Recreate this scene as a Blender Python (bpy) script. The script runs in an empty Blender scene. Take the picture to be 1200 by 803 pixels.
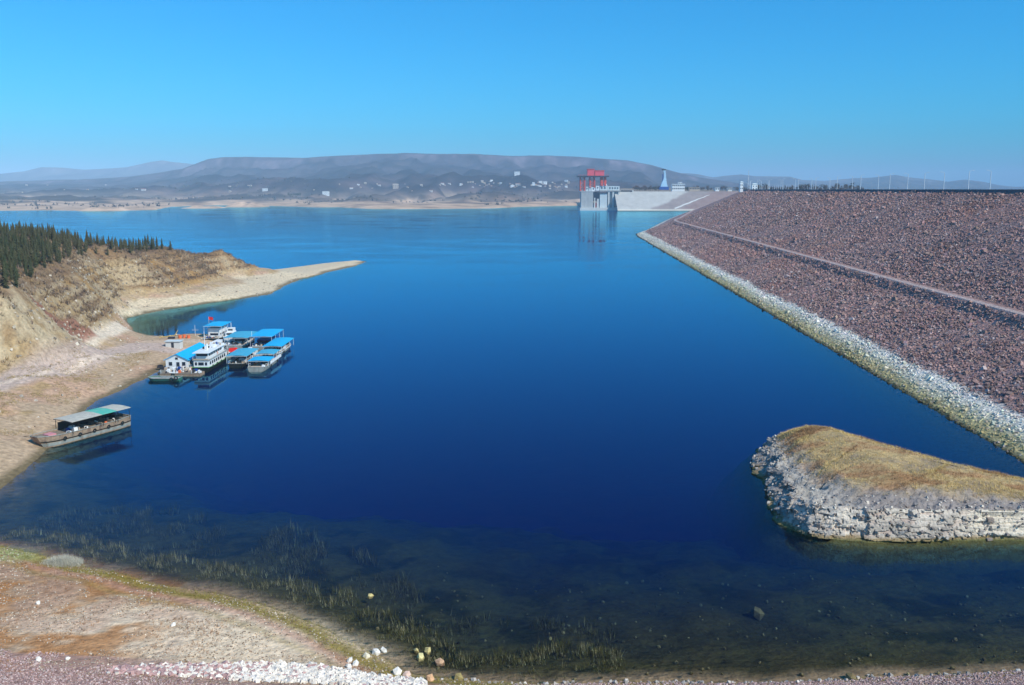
import bpy, math, random
import numpy as np
SC = bpy.context.scene
COL = SC.collection
R = math.radians
rng = np.random.default_rng(7)
random.seed(7)

# ------------------------------------------------------------------ camera, world, sun, exposure
FPX = 1039.0                     # focal length in pixels of the 1200 px wide photograph
PITCH = math.atan(179.5/FPX)
CAMZ = 50.0
cam = bpy.data.cameras.new('camera')
cam.sensor_width = 36.0
cam.lens = 36.0*FPX/1200.0
cam.clip_start = 0.2
cam.clip_end = 60000
co = bpy.data.objects.new('camera', cam); COL.objects.link(co)
co.location = (0, 0, CAMZ)
co.rotation_euler = (math.pi/2-PITCH, 0, 0)
SC.camera = co

SUN_EL, SUN_AZ = 42.0, 128.0     # azimuth clockwise from +Y (view direction)
w = bpy.data.worlds.new('World'); SC.world = w; w.use_nodes = True
nt = w.node_tree
bg = nt.nodes['Background']
sky = nt.nodes.new('ShaderNodeTexSky'); sky.sky_type = 'NISHITA'; sky.sun_disc = False
sky.sun_elevation = R(SUN_EL); sky.sun_rotation = R(SUN_AZ)
sky.altitude = 200; sky.air_density = 1.0; sky.dust_density = 1.3; sky.ozone_density = 2.0
hs = nt.nodes.new('ShaderNodeHueSaturation'); hs.inputs['Saturation'].default_value = 1.15
hs.inputs['Hue'].default_value = 0.49
tint = nt.nodes.new('ShaderNodeVectorMath'); tint.operation = 'MULTIPLY'; tint.inputs[1].default_value = (0.045, 0.86, 1.40)
nt.links.new(sky.outputs[0], hs.inputs['Color']); nt.links.new(hs.outputs[0], tint.inputs[0]); nt.links.new(tint.outputs[0], bg.inputs[0])
bg.inputs[1].default_value = 0.125
sl = bpy.data.lights.new('sun', 'SUN'); sl.energy = 4.7; sl.angle = R(0.5); sl.color = (1.0, 0.92, 0.80)
so = bpy.data.objects.new('sun', sl); COL.objects.link(so)
so.rotation_euler = (R(90-SUN_EL), 0, R(180-SUN_AZ))
SC.view_settings.view_transform = 'Standard'; SC.view_settings.look = 'None'
SC.view_settings.exposure = 0.0; SC.view_settings.gamma = 1.0
SC.view_settings.use_curve_mapping = False
SC.cycles.max_bounces = 8; SC.cycles.transparent_max_bounces = 12
SC.cycles.diffuse_bounces = 2; SC.cycles.glossy_bounces = 3; SC.cycles.volume_bounces = 2

# ------------------------------------------------------------------ helpers
def W(px, py, z, arr=False):
    """place of the photograph's pixel (px,py) at height z"""
    u = (401.5-py)/FPX; x = (px-600)/FPX
    y = math.cos(PITCH)+u*math.sin(PITCH); dz = -math.sin(PITCH)+u*math.cos(PITCH)
    t = (z-CAMZ)/dz
    return (x*t, y*t, z)
def WY(px, py, Y):
    """place of the pixel (px,py) at forward distance Y"""
    u = (401.5-py)/FPX; x = (px-600)/FPX
    y = math.cos(PITCH)+u*math.sin(PITCH); dz = -math.sin(PITCH)+u*math.cos(PITCH)
    t = Y/y
    return (x*t, Y, CAMZ+dz*t)
def PX(x, y, z):
    c, s = math.cos(PITCH), math.sin(PITCH); dz = z-CAMZ
    f = y*c-dz*s; u = y*s+dz*c
    return 600+FPX*x/f, 401.5-FPX*u/f

def hash2(i, j, seed):
    n = (i.astype(np.int64)*374761393 + j.astype(np.int64)*668265263 + seed*974711) & 0x7fffffff
    n = ((n ^ (n >> 13))*1274126177) & 0x7fffffff
    n = n ^ (n >> 16)
    return (n & 0xffff)/65535.0
def vnoise(x, y, seed=0):
    x = np.asarray(x, float); y = np.asarray(y, float)
    i = np.floor(x); j = np.floor(y); fx = x-i; fy = y-j
    fx = fx*fx*(3-2*fx); fy = fy*fy*(3-2*fy)
    a = hash2(i, j, seed); b = hash2(i+1, j, seed); c = hash2(i, j+1, seed); d = hash2(i+1, j+1, seed)
    return (a*(1-fx)+b*fx)*(1-fy)+(c*(1-fx)+d*fx)*fy
def fbm(x, y, octv=4, seed=0, gain=0.5):
    s = 0; a = 1; t = 0
    for k in range(octv):
        s = s+a*(vnoise(x, y, seed+k*17)-0.5)*2; t += a; a *= gain; x = x*2.03+11.3; y = y*2.03+5.7
    return s/t
def smooth(a, b, x):
    t = np.clip((x-a)/(b-a), 0, 1); return t*t*(3-2*t)

def link(o, parent=None):
    COL.objects.link(o)
    if parent is not None: o.parent = parent
    return o
def npmesh(name, v, f, mat, col=None, smoothf=False, parent=None):
    """mesh from numpy arrays, faces (m,3) or (m,4)"""
    v = np.asarray(v, np.float32); f = np.asarray(f, np.int32); k = f.shape[1]
    me = bpy.data.meshes.new(name)
    me.vertices.add(len(v)); me.vertices.foreach_set('co', v.ravel())
    me.loops.add(f.size); me.loops.foreach_set('vertex_index', f.ravel())
    me.polygons.add(len(f))
    me.polygons.foreach_set('loop_start', np.arange(0, f.size, k, dtype=np.int32))
    me.polygons.foreach_set('loop_total', np.full(len(f), k, np.int32))
    me.polygons.foreach_set('use_smooth', np.full(len(f), smoothf, bool))
    me.update(calc_edges=True)
    if col is not None:
        at = me.color_attributes.new('Col', 'FLOAT_COLOR', 'POINT')
        c = np.ones((len(v), 4), np.float32); c[:, :3] = np.clip(col, 0, 1); at.data.foreach_set('color', c.ravel())
    me.materials.append(mat)
    return link(bpy.data.objects.new(name, me), parent)
def gridfaces(nu, nv):
    i = np.arange(nu*nv).reshape(nu, nv)
    return np.stack([i[:-1, :-1], i[1:, :-1], i[1:, 1:], i[:-1, 1:]], -1).reshape(-1, 4)
def tag(o, label=None, cat=None, group=None, kind=None):
    if label: o['label'] = label
    if cat: o['category'] = cat
    if group: o['group'] = group
    if kind: o['kind'] = kind
    return o
def struct(o): o['kind'] = 'structure'; return o
def empty(name, loc, label, cat, group=None, rz=0):
    o = bpy.data.objects.new(name, None); link(o); o.location = loc; o.rotation_euler = (0, 0, rz)
    o.empty_display_size = 0.5
    return tag(o, label, cat, group)
def copy_tree(o, parent=None):
    c = o.copy(); COL.objects.link(c); c.parent = parent
    for ch in list(o.children): copy_tree(ch, c)
    return c

class MB:
    """collects boxes, tubes, lofts; build() links them as one mesh object"""
    def __init__(s): s.v = []; s.f = []
    def add(s, vs, fs):
        n = len(s.v); s.v += [tuple(p) for p in vs]; s.f += [tuple(i+n for i in q) for q in fs]; return s
    def box(s, x0, y0, z0, x1, y1, z1):
        vs = [(x0,y0,z0),(x1,y0,z0),(x1,y1,z0),(x0,y1,z0),(x0,y0,z1),(x1,y0,z1),(x1,y1,z1),(x0,y1,z1)]
        return s.add(vs, [(0,3,2,1),(4,5,6,7),(0,1,5,4),(1,2,6,5),(2,3,7,6),(3,0,4,7)])
    def hexa(s, bot, top):
        return s.add(list(bot)+list(top), [(0,3,2,1),(4,5,6,7),(0,1,5,4),(1,2,6,5),(2,3,7,6),(3,0,4,7)])
    def tube(s, a, b, r, r2=None, n=6):
        a = np.array(a, float); b = np.array(b, float); r2 = r if r2 is None else r2
        d = b-a; d /= np.linalg.norm(d)
        u = np.cross(d, (0,0,1) if abs(d[2]) < .9 else (1,0,0)); u /= np.linalg.norm(u); q = np.cross(d, u)
        vs = []
        for c, rr in ((a, r), (b, r2)):
            for k in range(n):
                t = 2*math.pi*k/n; vs.append(c+rr*(math.cos(t)*u+math.sin(t)*q))
        fs = [(k, (k+1) % n, n+(k+1) % n, n+k) for k in range(n)]+[tuple(range(n))[::-1], tuple(range(n, 2*n))]
        return s.add(vs, fs)
    def loft(s, rings, cap=True, close=True):
        m = len(rings[0]); vs = [p for r_ in rings for p in r_]; fs = []
        for i in range(len(rings)-1):
            for k in range(m if close else m-1):
                k2 = (k+1) % m; fs.append((i*m+k, i*m+k2, (i+1)*m+k2, (i+1)*m+k))
        if cap and close: fs += [tuple(range(m))[::-1], tuple(range((len(rings)-1)*m, len(rings)*m))]
        return s.add(vs, fs)
    def ring(s, c, r, rr, n=12, m=5, ax='x'):
        vs = []
        for i in range(n):
            t = 2*math.pi*i/n
            for k in range(m):
                q = 2*math.pi*k/m; a = (r+rr*math.cos(q)); p = (a*math.cos(t), a*math.sin(t), rr*math.sin(q))
                if ax == 'x': p = (p[2], p[0], p[1])
                if ax == 'y': p = (p[0], p[2], p[1])
                vs.append((c[0]+p[0], c[1]+p[1], c[2]+p[2]))
        fs = [(i*m+k, ((i+1) % n)*m+k, ((i+1) % n)*m+(k+1) % m, i*m+(k+1) % m) for i in range(n) for k in range(m)]
        return s.add(vs, fs)
    def build(s, name, mat, parent=None, bevel=0, sm=False):
        me = bpy.data.meshes.new(name); me.from_pydata(s.v, [], s.f); me.materials.append(mat)
        me.update()
        if sm: me.polygons.foreach_set('use_smooth', np.ones(len(me.polygons), bool))
        o = link(bpy.data.objects.new(name, me), parent)
        if bevel:
            b = o.modifiers.new('bevel', 'BEVEL'); b.width = bevel; b.segments = 1; b.limit_method = 'ANGLE'
        return o

# ------------------------------------------------------------------ materials
def mat(name, col=(0.5,0.5,0.5), rough=0.85, var=0.15, scale=1.0, bump=0.0, bscale=None, attr=False, metal=0.0,
        stain=None, dist=1.0, spec=0.3, detail=5):
    m = bpy.data.materials.new(name); m.use_nodes = True; t = m.node_tree; N = t.nodes; L = t.links
    b = N['Principled BSDF']; b.inputs['Roughness'].default_value = rough; b.inputs['Metallic'].default_value = metal
    b.inputs['Specular IOR Level'].default_value = spec
    tc = N.new('ShaderNodeTexCoord')
    if attr:
        a = N.new('ShaderNodeAttribute'); a.attribute_name = 'Col'; base = a.outputs['Color']
    else:
        a = N.new('ShaderNodeRGB'); a.outputs[0].default_value = (*col, 1); base = a.outputs[0]
    n = N.new('ShaderNodeTexNoise'); n.inputs['Scale'].default_value = scale; n.inputs['Detail'].default_value = detail
    n.inputs['Roughness'].default_value = 0.65
    L.new(tc.outputs['Object'], n.inputs['Vector'])
    mr = N.new('ShaderNodeMapRange'); mr.inputs[1].default_value = 0.3; mr.inputs[2].default_value = 0.7
    mr.inputs[3].default_value = 1-var; mr.inputs[4].default_value = 1+var
    L.new(n.outputs[0], mr.inputs[0])
    mx = N.new('ShaderNodeVectorMath'); mx.operation = 'SCALE'
    L.new(base, mx.inputs[0]); L.new(mr.outputs[0], mx.inputs['Scale'])
    out = mx.outputs[0]
    if stain:
        sc_, amt, scol = stain
        n2 = N.new('ShaderNodeTexNoise'); n2.inputs['Scale'].default_value = sc_; n2.inputs['Detail'].default_value = 6
        mp = N.new('ShaderNodeMapping'); mp.inputs['Scale'].default_value = (1, 1, 0.25)
        L.new(tc.outputs['Object'], mp.inputs[0]); L.new(mp.outputs[0], n2.inputs['Vector'])
        r2 = N.new('ShaderNodeMapRange'); r2.inputs[1].default_value = 0.5; r2.inputs[2].default_value = 0.68
        r2.inputs[4].default_value = amt; L.new(n2.outputs[0], r2.inputs[0])
        mi = N.new('ShaderNodeMix'); mi.data_type = 'RGBA'; L.new(r2.outputs[0], mi.inputs[0])
        L.new(out, mi.inputs[6]); mi.inputs[7].default_value = (*scol, 1); out = mi.outputs[2]
    L.new(out, b.inputs['Base Color'])
    if bump:
        n3 = N.new('ShaderNodeTexNoise'); n3.inputs['Scale'].default_value = bscale or scale*3; n3.inputs['Detail'].default_value = 6
        L.new(tc.outputs['Object'], n3.inputs['Vector'])
        bp = N.new('ShaderNodeBump'); bp.inputs['Strength'].default_value = bump; bp.inputs['Distance'].default_value = dist
        L.new(n3.outputs[0], bp.inputs['Height']); L.new(bp.outputs[0], b.inputs['Normal'])
    return m

M = dict(
    land=mat('land', rough=0.95, var=0.35, scale=0.9, bump=0.9, bscale=1.6, attr=True, dist=0.35, spec=0.1),
    farland=mat('far_land', rough=1, var=0.45, scale=0.012, bump=0.6, bscale=0.02, attr=True, dist=12, spec=0.0, detail=9),
    dam=mat('dam_rubble', rough=0.95, var=0.45, scale=1.1, bump=1.0, bscale=1.5, attr=True, dist=0.5, spec=0.1),
    rock=mat('rock', rough=0.9, var=0.25, scale=2.5, bump=0.4, bscale=8, attr=True, dist=0.1, spec=0.15),
    island=mat('island_rock', rough=0.92, var=0.28, scale=1.3, bump=0.8, bscale=3.0, attr=True, dist=0.25, spec=0.1),
    blade=mat('blade', rough=0.9, var=0.2, scale=0.7, attr=True, spec=0.1),
    concrete=mat('concrete', (0.42,0.42,0.40), 0.9, 0.12, 0.15, 0.2, 1.5, stain=(0.12,0.35,(0.27,0.26,0.25))),
    paleconc=mat('pale_concrete', (0.62,0.61,0.57), 0.85, 0.1, 0.2, stain=(0.2,0.2,(0.42,0.4,0.37))),
    wallblue=mat('pale_blue_render', (0.56,0.62,0.62), 0.8, 0.08, 0.3),
    white=mat('white_paint', (0.80,0.81,0.80), 0.45, 0.05, 1.5, stain=(1.2,0.25,(0.52,0.46,0.38)), spec=0.5),
    redsteel=mat('red_steel', (0.85,0.085,0.03), 0.5, 0.12, 0.4, spec=0.5),
    redbox=mat('red_cladding', (0.80,0.09,0.11), 0.55, 0.1, 0.4),
    darksteel=mat('dark_steel', (0.035,0.035,0.045), 0.6, 0.2, 0.5),
    glass=mat('window_glass', (0.02,0.03,0.05), 0.12, 0.2, 2, spec=0.6),
    bluecanopy=mat('blue_sheet', (0.008,0.42,0.76), 0.5, 0.1, 1.2, stain=(1.0,0.25,(0.1,0.42,0.6)), spec=0.4),
    tealcanopy=mat('faded_blue_sheet', (0.05,0.38,0.55), 0.55, 0.12, 1.2, stain=(1.0,0.5,(0.18,0.42,0.5)), spec=0.4),
    greyroof=mat('weathered_pale_sheet', (0.50,0.47,0.39), 0.7, 0.14, 0.9, stain=(0.9,0.45,(0.30,0.29,0.25))),
    greenpatch=mat('green_sheet', (0.09,0.46,0.34), 0.6, 0.1, 1.2, stain=(0.9,0.55,(0.36,0.48,0.40))),
    hulldark=mat('dark_hull_paint', (0.012,0.016,0.014), 0.5, 0.2, 1.0, stain=(0.8,0.3,(0.05,0.035,0.025))),
    hullgrey=mat('weathered_grey_hull', (0.30,0.31,0.28), 0.7, 0.2, 1.5, stain=(1.1,0.5,(0.16,0.12,0.08))),
    hullgreen=mat('green_hull_paint', (0.03,0.16,0.12), 0.6, 0.2, 1.2, stain=(1.0,0.3,(0.10,0.07,0.04))),
    hullbrown=mat('worn_timber_hull', (0.36,0.25,0.17), 0.8, 0.25, 2.0, 0.3, 8, stain=(1.1,0.5,(0.13,0.05,0.035))),
    greentrim=mat('green_trim_paint', (0.10,0.38,0.12), 0.6, 0.15, 1.5),
    rubber=mat('rubber', (0.015,0.015,0.015), 0.8, 0.2, 4),
    deck=mat('planked_deck', (0.24,0.19,0.14), 0.85, 0.3, 2.5, 0.3, 8),
    greydeck=mat('grey_deck_paint', (0.33,0.34,0.32), 0.7, 0.2, 1.5, stain=(1.0,0.4,(0.2,0.15,0.1))),
    red=mat('bright_red_cloth', (0.75,0.02,0.015), 0.7, 0.1, 2),
    orange=mat('orange_plastic', (0.75,0.16,0.05), 0.6, 0.1, 2),
    pinkcloth=mat('pink_cloth', (0.6,0.25,0.27), 0.8, 0.15, 2),
    yellow=mat('yellow_paint', (0.6,0.42,0.10), 0.6, 0.15, 2),
    bluepaint=mat('deep_blue_paint', (0.01,0.06,0.28), 0.5, 0.1, 1.5),
    skyblue=mat('pale_blue_paint', (0.38,0.58,0.72), 0.5, 0.12, 0.4),
    bark=mat('bark', (0.10,0.075,0.055), 0.95, 0.25, 2),
    pine=mat('pine_needles', (0.048,0.062,0.026), 0.9, 0.5, 0.8, spec=0.1),
    scrubtree=mat('bare_twigs', (0.13,0.09,0.06), 0.95, 0.4, 0.3),
    brick=mat('red_brick_roof', (0.30,0.12,0.08), 0.9, 0.2, 0.5),
    tan=mat('tan_render', (0.48,0.38,0.29), 0.9, 0.1, 0.3),
    galv=mat('galvanised_steel', (0.66,0.69,0.72), 0.45, 0.05, 2, spec=0.5),
    asphalt=mat('asphalt', (0.055,0.055,0.058), 0.9, 0.2, 0.6),
)
# every pine has its own tone
_t = M['pine'].node_tree; _b = _t.nodes['Principled BSDF']; _src = _b.inputs['Base Color'].links[0].from_socket
_oi = _t.nodes.new('ShaderNodeObjectInfo'); _mr = _t.nodes.new('ShaderNodeMapRange'); _mr.inputs[3].default_value = 0.0; _mr.inputs[4].default_value = 0.75
_t.links.new(_oi.outputs['Random'], _mr.inputs[0])
_mx = _t.nodes.new('ShaderNodeMix'); _mx.data_type = 'RGBA'; _t.links.new(_mr.outputs[0], _mx.inputs[0]); _t.links.new(_src, _mx.inputs[6]); _mx.inputs[7].default_value = (0.10, 0.085, 0.04, 1)
_t.links.new(_mx.outputs[2], _b.inputs['Base Color'])
# ------------------------------------------------------------------ signed distance to a polygon, thin plate surface
def sdf(x, y, poly):
    P = np.array(poly, float); n = len(P); d2 = np.full(x.shape, 1e18); ins = np.zeros(x.shape, bool)
    for i in range(n):
        ax, ay = P[i]; bx, by = P[(i+1) % n]; ex, ey = bx-ax, by-ay; wx, wy = x-ax, y-ay
        t = np.clip((wx*ex+wy*ey)/(ex*ex+ey*ey+1e-9), 0, 1)
        d2 = np.minimum(d2, (wx-ex*t)**2+(wy-ey*t)**2)
        if abs(by-ay) > 1e-9:
            c = ((ay > y) != (by > y)) & (x < ex*(y-ay)/(by-ay)+ax); ins ^= c
    return np.where(ins, 1, -1)*np.sqrt(d2)
def tps(ctrl, lam=30.0):
    C = np.array(ctrl, float); S = 0.01; P = C[:, :2]*S; n = len(P)
    r2 = ((P[:, None]-P[None])**2).sum(-1); K = 0.5*r2*np.log(r2+1e-12)+np.eye(n)*lam*1e-5
    A = np.zeros((n+3, n+3)); A[:n, :n] = K; A[:n, n] = 1; A[:n, n+1:] = P; A[n, :n] = 1; A[n+1:, :n] = P.T
    sol = np.linalg.solve(A, np.concatenate([C[:, 2], [0, 0, 0]]))
    def f(x, y):
        x = np.asarray(x, float)*S; y = np.asarray(y, float)*S
        o = sol[n]+sol[n+1]*x+sol[n+2]*y
        for (a, b), k in zip(P, sol[:n]):
            r = (x-a)**2+(y-b)**2; o = o+k*0.5*r*np.log(r+1e-12)
        return o
    return f

# ------------------------------------------------------------------ ground: near bank, left shore, hill and spit
shore_px = [(1200,787),(1100,791),(1000,796),(900,799),(800,802),(700,802),(620,802),(560,799),(510,795),(480,788),(450,772),(410,752),
    (370,735),(330,718),(300,708),(260,698),(200,686),(150,677),(100,668),(60,655),(30,645),(0,640),(-40,632),(-90,615),(-40,592),
    (0,573),(22,556),(45,538),(60,520),(66,507),(90,489),(118,467),(150,454),(172,443),(185,434),(205,424),(235,410),(258,399),
    (250,392),(215,391),(200,394),(175,393),(157,389),(150,380),(147,373),(165,369),(200,362),(250,354.5),(290,349),(315,345),(332,336),
    (350,328),(385,319),(410,313.5),(430,306.5)]
back_px = [(415,306),(380,309),(340,314),(305,318.5),(275,317),(262,311),(250,305),(230,301),(200,296),(100,291),(0,289),(-200,288),(-600,286)]
poly = [W(a, b, 0)[:2] for a, b in shore_px+back_px]
poly = [(93, 76), (70, 84)]+poly+[(-1200, 500), (-1200, -400), (93, -400)]
ctl_px = [ # (px, py, z)
 (150,356,3),(150,340,7),(150,325,12),(150,310,17.5),(150,295,21.5),(200,350,3),(200,335,7),(200,320,11),(200,305,16),(203,293,19.5),
 (250,344,3),(250,330,5),(250,318,7.5),(248,306,10.5),(232,299,14.5),(285,333,3.2),(275,322,4.2),(300,326,3),(350,321,1.8),(400,310.5,1),
 (175,293,20.5),(120,298,22),(100,302,22),(80,312,22),(40,325,23),(0,342,24),(20,336,23.5),
 (0,352,21.5),(0,400,12),(0,430,6.5),(0,445,5),(60,350,17),(60,380,13),(60,410,8),(60,428,4.6),(100,350,13),(100,380,8.5),(100,402,5),
 (130,390,4.2),(100,330,17),(60,332,20),(130,370,6),(130,345,9),(140,379,3.2),(30,430,6.3),
 (0,450,4.8),(60,434,4.2),(120,414,3.5),(160,403,2.5),(200,405,1.8),(235,402,1.2),(0,490,3.5),(0,530,2),(50,480,2.8),(100,450,2.5),
 (30,510,1.6),(140,430,1.8),(175,415,1.8),
 (0,660,.7),(50,690,1.2),(100,690,1.0),(150,720,1.4),(0,720,2.2),(100,750,2.4),(200,740,1.9),(300,760,1.5),(400,780,1.0),
 (0,785,4.3),(150,785,3.2),(300,792,2.2),(450,797,.9)]
ctl = [W(a, b, z) for a, b, z in ctl_px]+[(x, y, 0) for x, y in poly[2:-3]]
ctl += [(-200,300,22.5),(-260,220,25),(-180,205,22),(-300,400,19),(-200,430,19.5),(-160,490,17),(-240,560,9),(-420,300,22),(-420,180,22),(-230,150,12),
        (-170,160,8),(-140,190,8),(-120,150,2.5),(-160,120,5),(-420,560,12),
        (0,74,5),(60,76,4.2),(-40,68,8),(40,68,8),(88,66,9),(0,60,12.5),(-60,58,13),(80,56,14),(0,30,29),(-60,30,28),(80,30,29),(0,6,46),(-60,5,46),(80,5,46),
        (0,-20,48.3),(-80,-20,48.3),(80,-20,48.3),(-150,0,44),(-150,60,14),(-150,-60,48)]
hill = tps(ctl)
def ground_h(x, y, full=True):
    d = sdf(x, y, poly)
    d = d+1.3*fbm(x/9, y/9, 4, 3)*smooth(0, 1, 1)
    h = hill(x, y)
    plat = smooth(60, 160, y)
    # terraces, gullies and roughness on the slopes
    n1 = fbm(x/28, y/28, 5, 11); n2 = fbm(x/6, y/6, 4, 29); n3 = fbm(x/2.2, y/2.2, 3, 31)
    hh = np.clip(h, 0, 30)
    ter = np.where((h > 4) & (h < 20), 0.55*np.sin(h*2*math.pi/3.2+2*n1), 0)
    rough = smooth(1.0, 6, hh)
    far = smooth(95, 130, y)
    h = h+far*(rough*(1.1*n1+0.55*n2+0.3*n3+0.8*ter*plat)+0.10*n2+0.07*n3)+(1-far)*(0.12*n2+0.10*n3)*(0.3+0.7*smooth(0.3,2,hh))
    land = np.maximum(h, np.minimum(0.16*np.maximum(d, 0), 1.2))
    nearbank = 1-smooth(135, 185, y)
    dep = np.where(d > -12, 0.13*(-d), np.where(d > -30, 1.56+0.09*(-d-12), 3.18+0.14*(-d-30)))*nearbank+(1-nearbank)*(-d)*0.42
    dep = np.where(d < 0, dep, 0)
    dep = dep*(1+0.25*n2)
    cv_ = W(205, 378, 0); cm = np.exp(-(((x-cv_[0])/42)**2+((y-cv_[1])/30)**2)**2)
    dep = dep*(1-0.90*cm)  # cove kept shallow so its brown bed passes for the hill's reflection
    water = -np.minimum(dep, 18)
    s = smooth(-0.3, 0.5, d)
    return np.where(d > 0, land*s+water*(1-s), water*(1-s)+np.minimum(land, 0.1)*s), d
def axis(pts):
    out = []
    for (a, b, s) in pts: out += list(np.arange(a, b, s))
    return np.array(out)
gx = axis([(-1000,-420,25),(-420,-260,4),(-260,-150,1.3),(-150,-40,0.75),(-40,96,0.75),(96,140,4)])
gy = axis([(-160,-10,10),(-10,70,2.5),(70,135,0.55),(135,270,0.8),(270,460,1.1),(460,640,2.0),(640,800,5)])
X, Y = np.meshgrid(gx, gy, indexing='ij')
Z, D = ground_h(X, Y)
gxs, gzs = np.gradient(Z, gx, gy)
slope = np.sqrt(gxs**2+gzs**2)
def mixc(c, c2, t): return c*(1-t[..., None])+np.array(c2)*t[..., None]
n1 = fbm(X/14, Y/14, 4, 41); n2 = fbm(X/4, Y/4, 4, 43); n3 = fbm(X/40, Y/40, 3, 47)
C = np.zeros(X.shape+(3,))+np.array((0.43,0.335,0.20))
C = mixc(C, (0.33,0.235,0.145), smooth(5, 8, Z)*smooth(-135, -105, X*0+X+0.35*(Y-260)))                   # dry straw-coloured earth
C = mixc(C, (0.40,0.26,0.11), smooth(0.0, 0.45, n1)*0.85)                # ochre grass
C = mixc(C, (0.22,0.155,0.11), smooth(-0.15, 0.3, n2)*smooth(6.5, 9, Z)*0.8)
C = mixc(C, (0.21,0.15,0.115), smooth(10, 14, Z)*smooth(-0.5, 0.2, n1)*smooth(-135,-122,X*0+X)*0.85+smooth(17,21,Z)*0.6*(X<-122))  # brown scrubland on top
rockface = smooth(0.75, 1.25, slope)*smooth(5, 7, Z)
C = mixc(C, (0.52,0.45,0.33), rockface*smooth(-0.4, 0.1, n2)*0.8)
cliff = smooth(-135, -115, -np.abs(X+150)+0*X-100) if False else smooth(-112, -120, X)*smooth(205, 212, Y)*(1-smooth(232, 262, Y))*smooth(6, 9, Z)*(1-smooth(20.5, 22.5, Z))
C = mixc(C, (0.56,0.50,0.38), cliff*smooth(-0.5, 0.0, n2)*0.9)
shelf = (1-smooth(4.2, 6.0, Z+0.9*n2))*smooth(120, 160, Y)
C = mixc(C, (0.46,0.36,0.27), shelf*0.8)
C = mixc(C, (0.50,0.33,0.25), shelf*smooth(0.0, 0.4, n1)*0.6)
C = mixc(C, (0.36,0.27,0.13), shelf*smooth(0.1, 0.4, n2)*smooth(2, 3, Z)*0.7)
bleach = smooth(330, 350, Y)*(1-smooth(3.0, 3.9, Z+0.5*n2))*smooth(-190, -160, X)
C = mixc(C, (0.62,0.55,0.42), bleach*0.95)
# wheel-worn track crossing the shelf and a pale washed apron by the cove
def strip(pts, wd):
    P = [W(*p)[:2] for p in pts]; d = np.full(X.shape, 1e9)
    for (ax, ay), (bx, by) in zip(P[:-1], P[1:]):
        ex, ey = bx-ax, by-ay; t = np.clip(((X-ax)*ex+(Y-ay)*ey)/(ex*ex+ey*ey), 0, 1)
        d = np.minimum(d, np.hypot(X-ax-ex*t, Y-ay-ey*t))
    return 1-smooth(wd*0.5, wd, d+0.7*n2)
C = mixc(C, (0.50,0.42,0.39), strip([(-60,468,5),(0,449,4.8),(60,434,4.2),(120,414,3.5),(165,404,2.4),(200,408,1.8)], 7)*0.95)
C = mixc(C, (0.66,0.57,0.50), strip([(-20,456,4.8),(50,439,4.3),(120,419,3.3),(170,409,2.2)], 1.3)*0.8)
C = mixc(C, (0.68,0.62,0.53), strip([(90,412,3.8),(120,397,3.4),(150,383,2.4)], 3.5)*0.9)
C = mixc(C, (0.33,0.17,0.13), strip([(50,391,9),(70,397,7.5),(98,390,6.5)], 4.5)*0.95)
C = mixc(C, (0.60,0.50,0.40), strip([(180,400,2),(240,400,1)], 6)*0.7)
# near bank
nb = 1-smooth(118, 132, Y)
C = mixc(C, (0.43,0.32,0.22), nb*(Z > -0.5))
C = mixc(C, (0.30,0.23,0.16), nb*smooth(0.05, 0.4, fbm(X/2.5, Y/1.6, 4, 161))*0.5)
px0 = W(200,735,1.8); px1 = W(300,775,1.5)
sand = np.exp(-(((X-px0[0]-2)/21)**2+((Y-px0[1]+1)/8.5)**2)**1.6)
C = mixc(C, (0.74,0.64,0.50), nb*np.clip(sand*1.3, 0, 1)*0.95)
C = mixc(C, (0.42,0.20,0.07), nb*smooth(-0.2, 0.2, n2+0.3*n1)*(1-smooth(-44, -34, X))*0.85)
C = mixc(C, (0.44,0.25,0.19), nb*smooth(0.0, 0.35, -n2)*(1-smooth(-42, -30, X))*0.4)
edge = nb*np.exp(-((D-1.6+0.8*n2)/1.5)**2)*(D > -0.5)
C = mixc(C, (0.25,0.20,0.04), edge*0.9)
edge2 = nb*np.exp(-((D-6.5+1.0*n2)/0.9)**2)*smooth(-12, -20, X*0+X)*0
C = mixc(C, (0.30,0.24,0.07), nb*np.exp(-((D-5.2+1.2*n1)/0.6)**2)*0.5)
C = mixc(C, (0.50,0.30,0.24), nb*np.exp(-((D-3.4+0.6*n1)/0.8)**2)*0.7)
pa = W(-10,652,.3); C = mixc(C, (0.36,0.42,0.20), nb*np.exp(-(((X-pa[0])/7)**2+((Y-pa[1])/4)**2)**2)*0.9)
C = mixc(C, (0.47,0.29,0.27), nb*smooth(3.2, 3.8, Z+0.3*n2)*0.9)
C = mixc(C, (0.40,0.27,0.24), nb*(Y < 84)*smooth(2.2, 2.9, Z)*0.85)
lowband = (1-smooth(0.25, 0.75, Z+0.15*n2))*(Z > -0.4)*(1-nb)
C = mixc(C, (0.13,0.11,0.06), lowband*0.85)
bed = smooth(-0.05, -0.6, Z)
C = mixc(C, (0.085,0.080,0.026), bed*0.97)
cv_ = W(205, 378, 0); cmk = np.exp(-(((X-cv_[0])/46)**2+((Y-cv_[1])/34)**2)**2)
C = mixc(C, (0.11,0.055,0.02), bed*cmk)  # brown painted on the cove bed in place of the hill's reflection
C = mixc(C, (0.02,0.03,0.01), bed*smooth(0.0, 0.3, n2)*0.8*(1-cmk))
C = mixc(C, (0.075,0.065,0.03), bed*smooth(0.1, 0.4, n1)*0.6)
C = C*np.array((1.0, 0.90, 0.79))
C = C*(1-(smooth(4.5, 8, Z)*smooth(150, 200, Y))[..., None]*np.array((.16,.20,.26)))*(1-(smooth(9, 14, Z)*smooth(-150, -110, X)*smooth(250, 330, Y))[..., None]*np.array((.18,.18,.18)))
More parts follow.
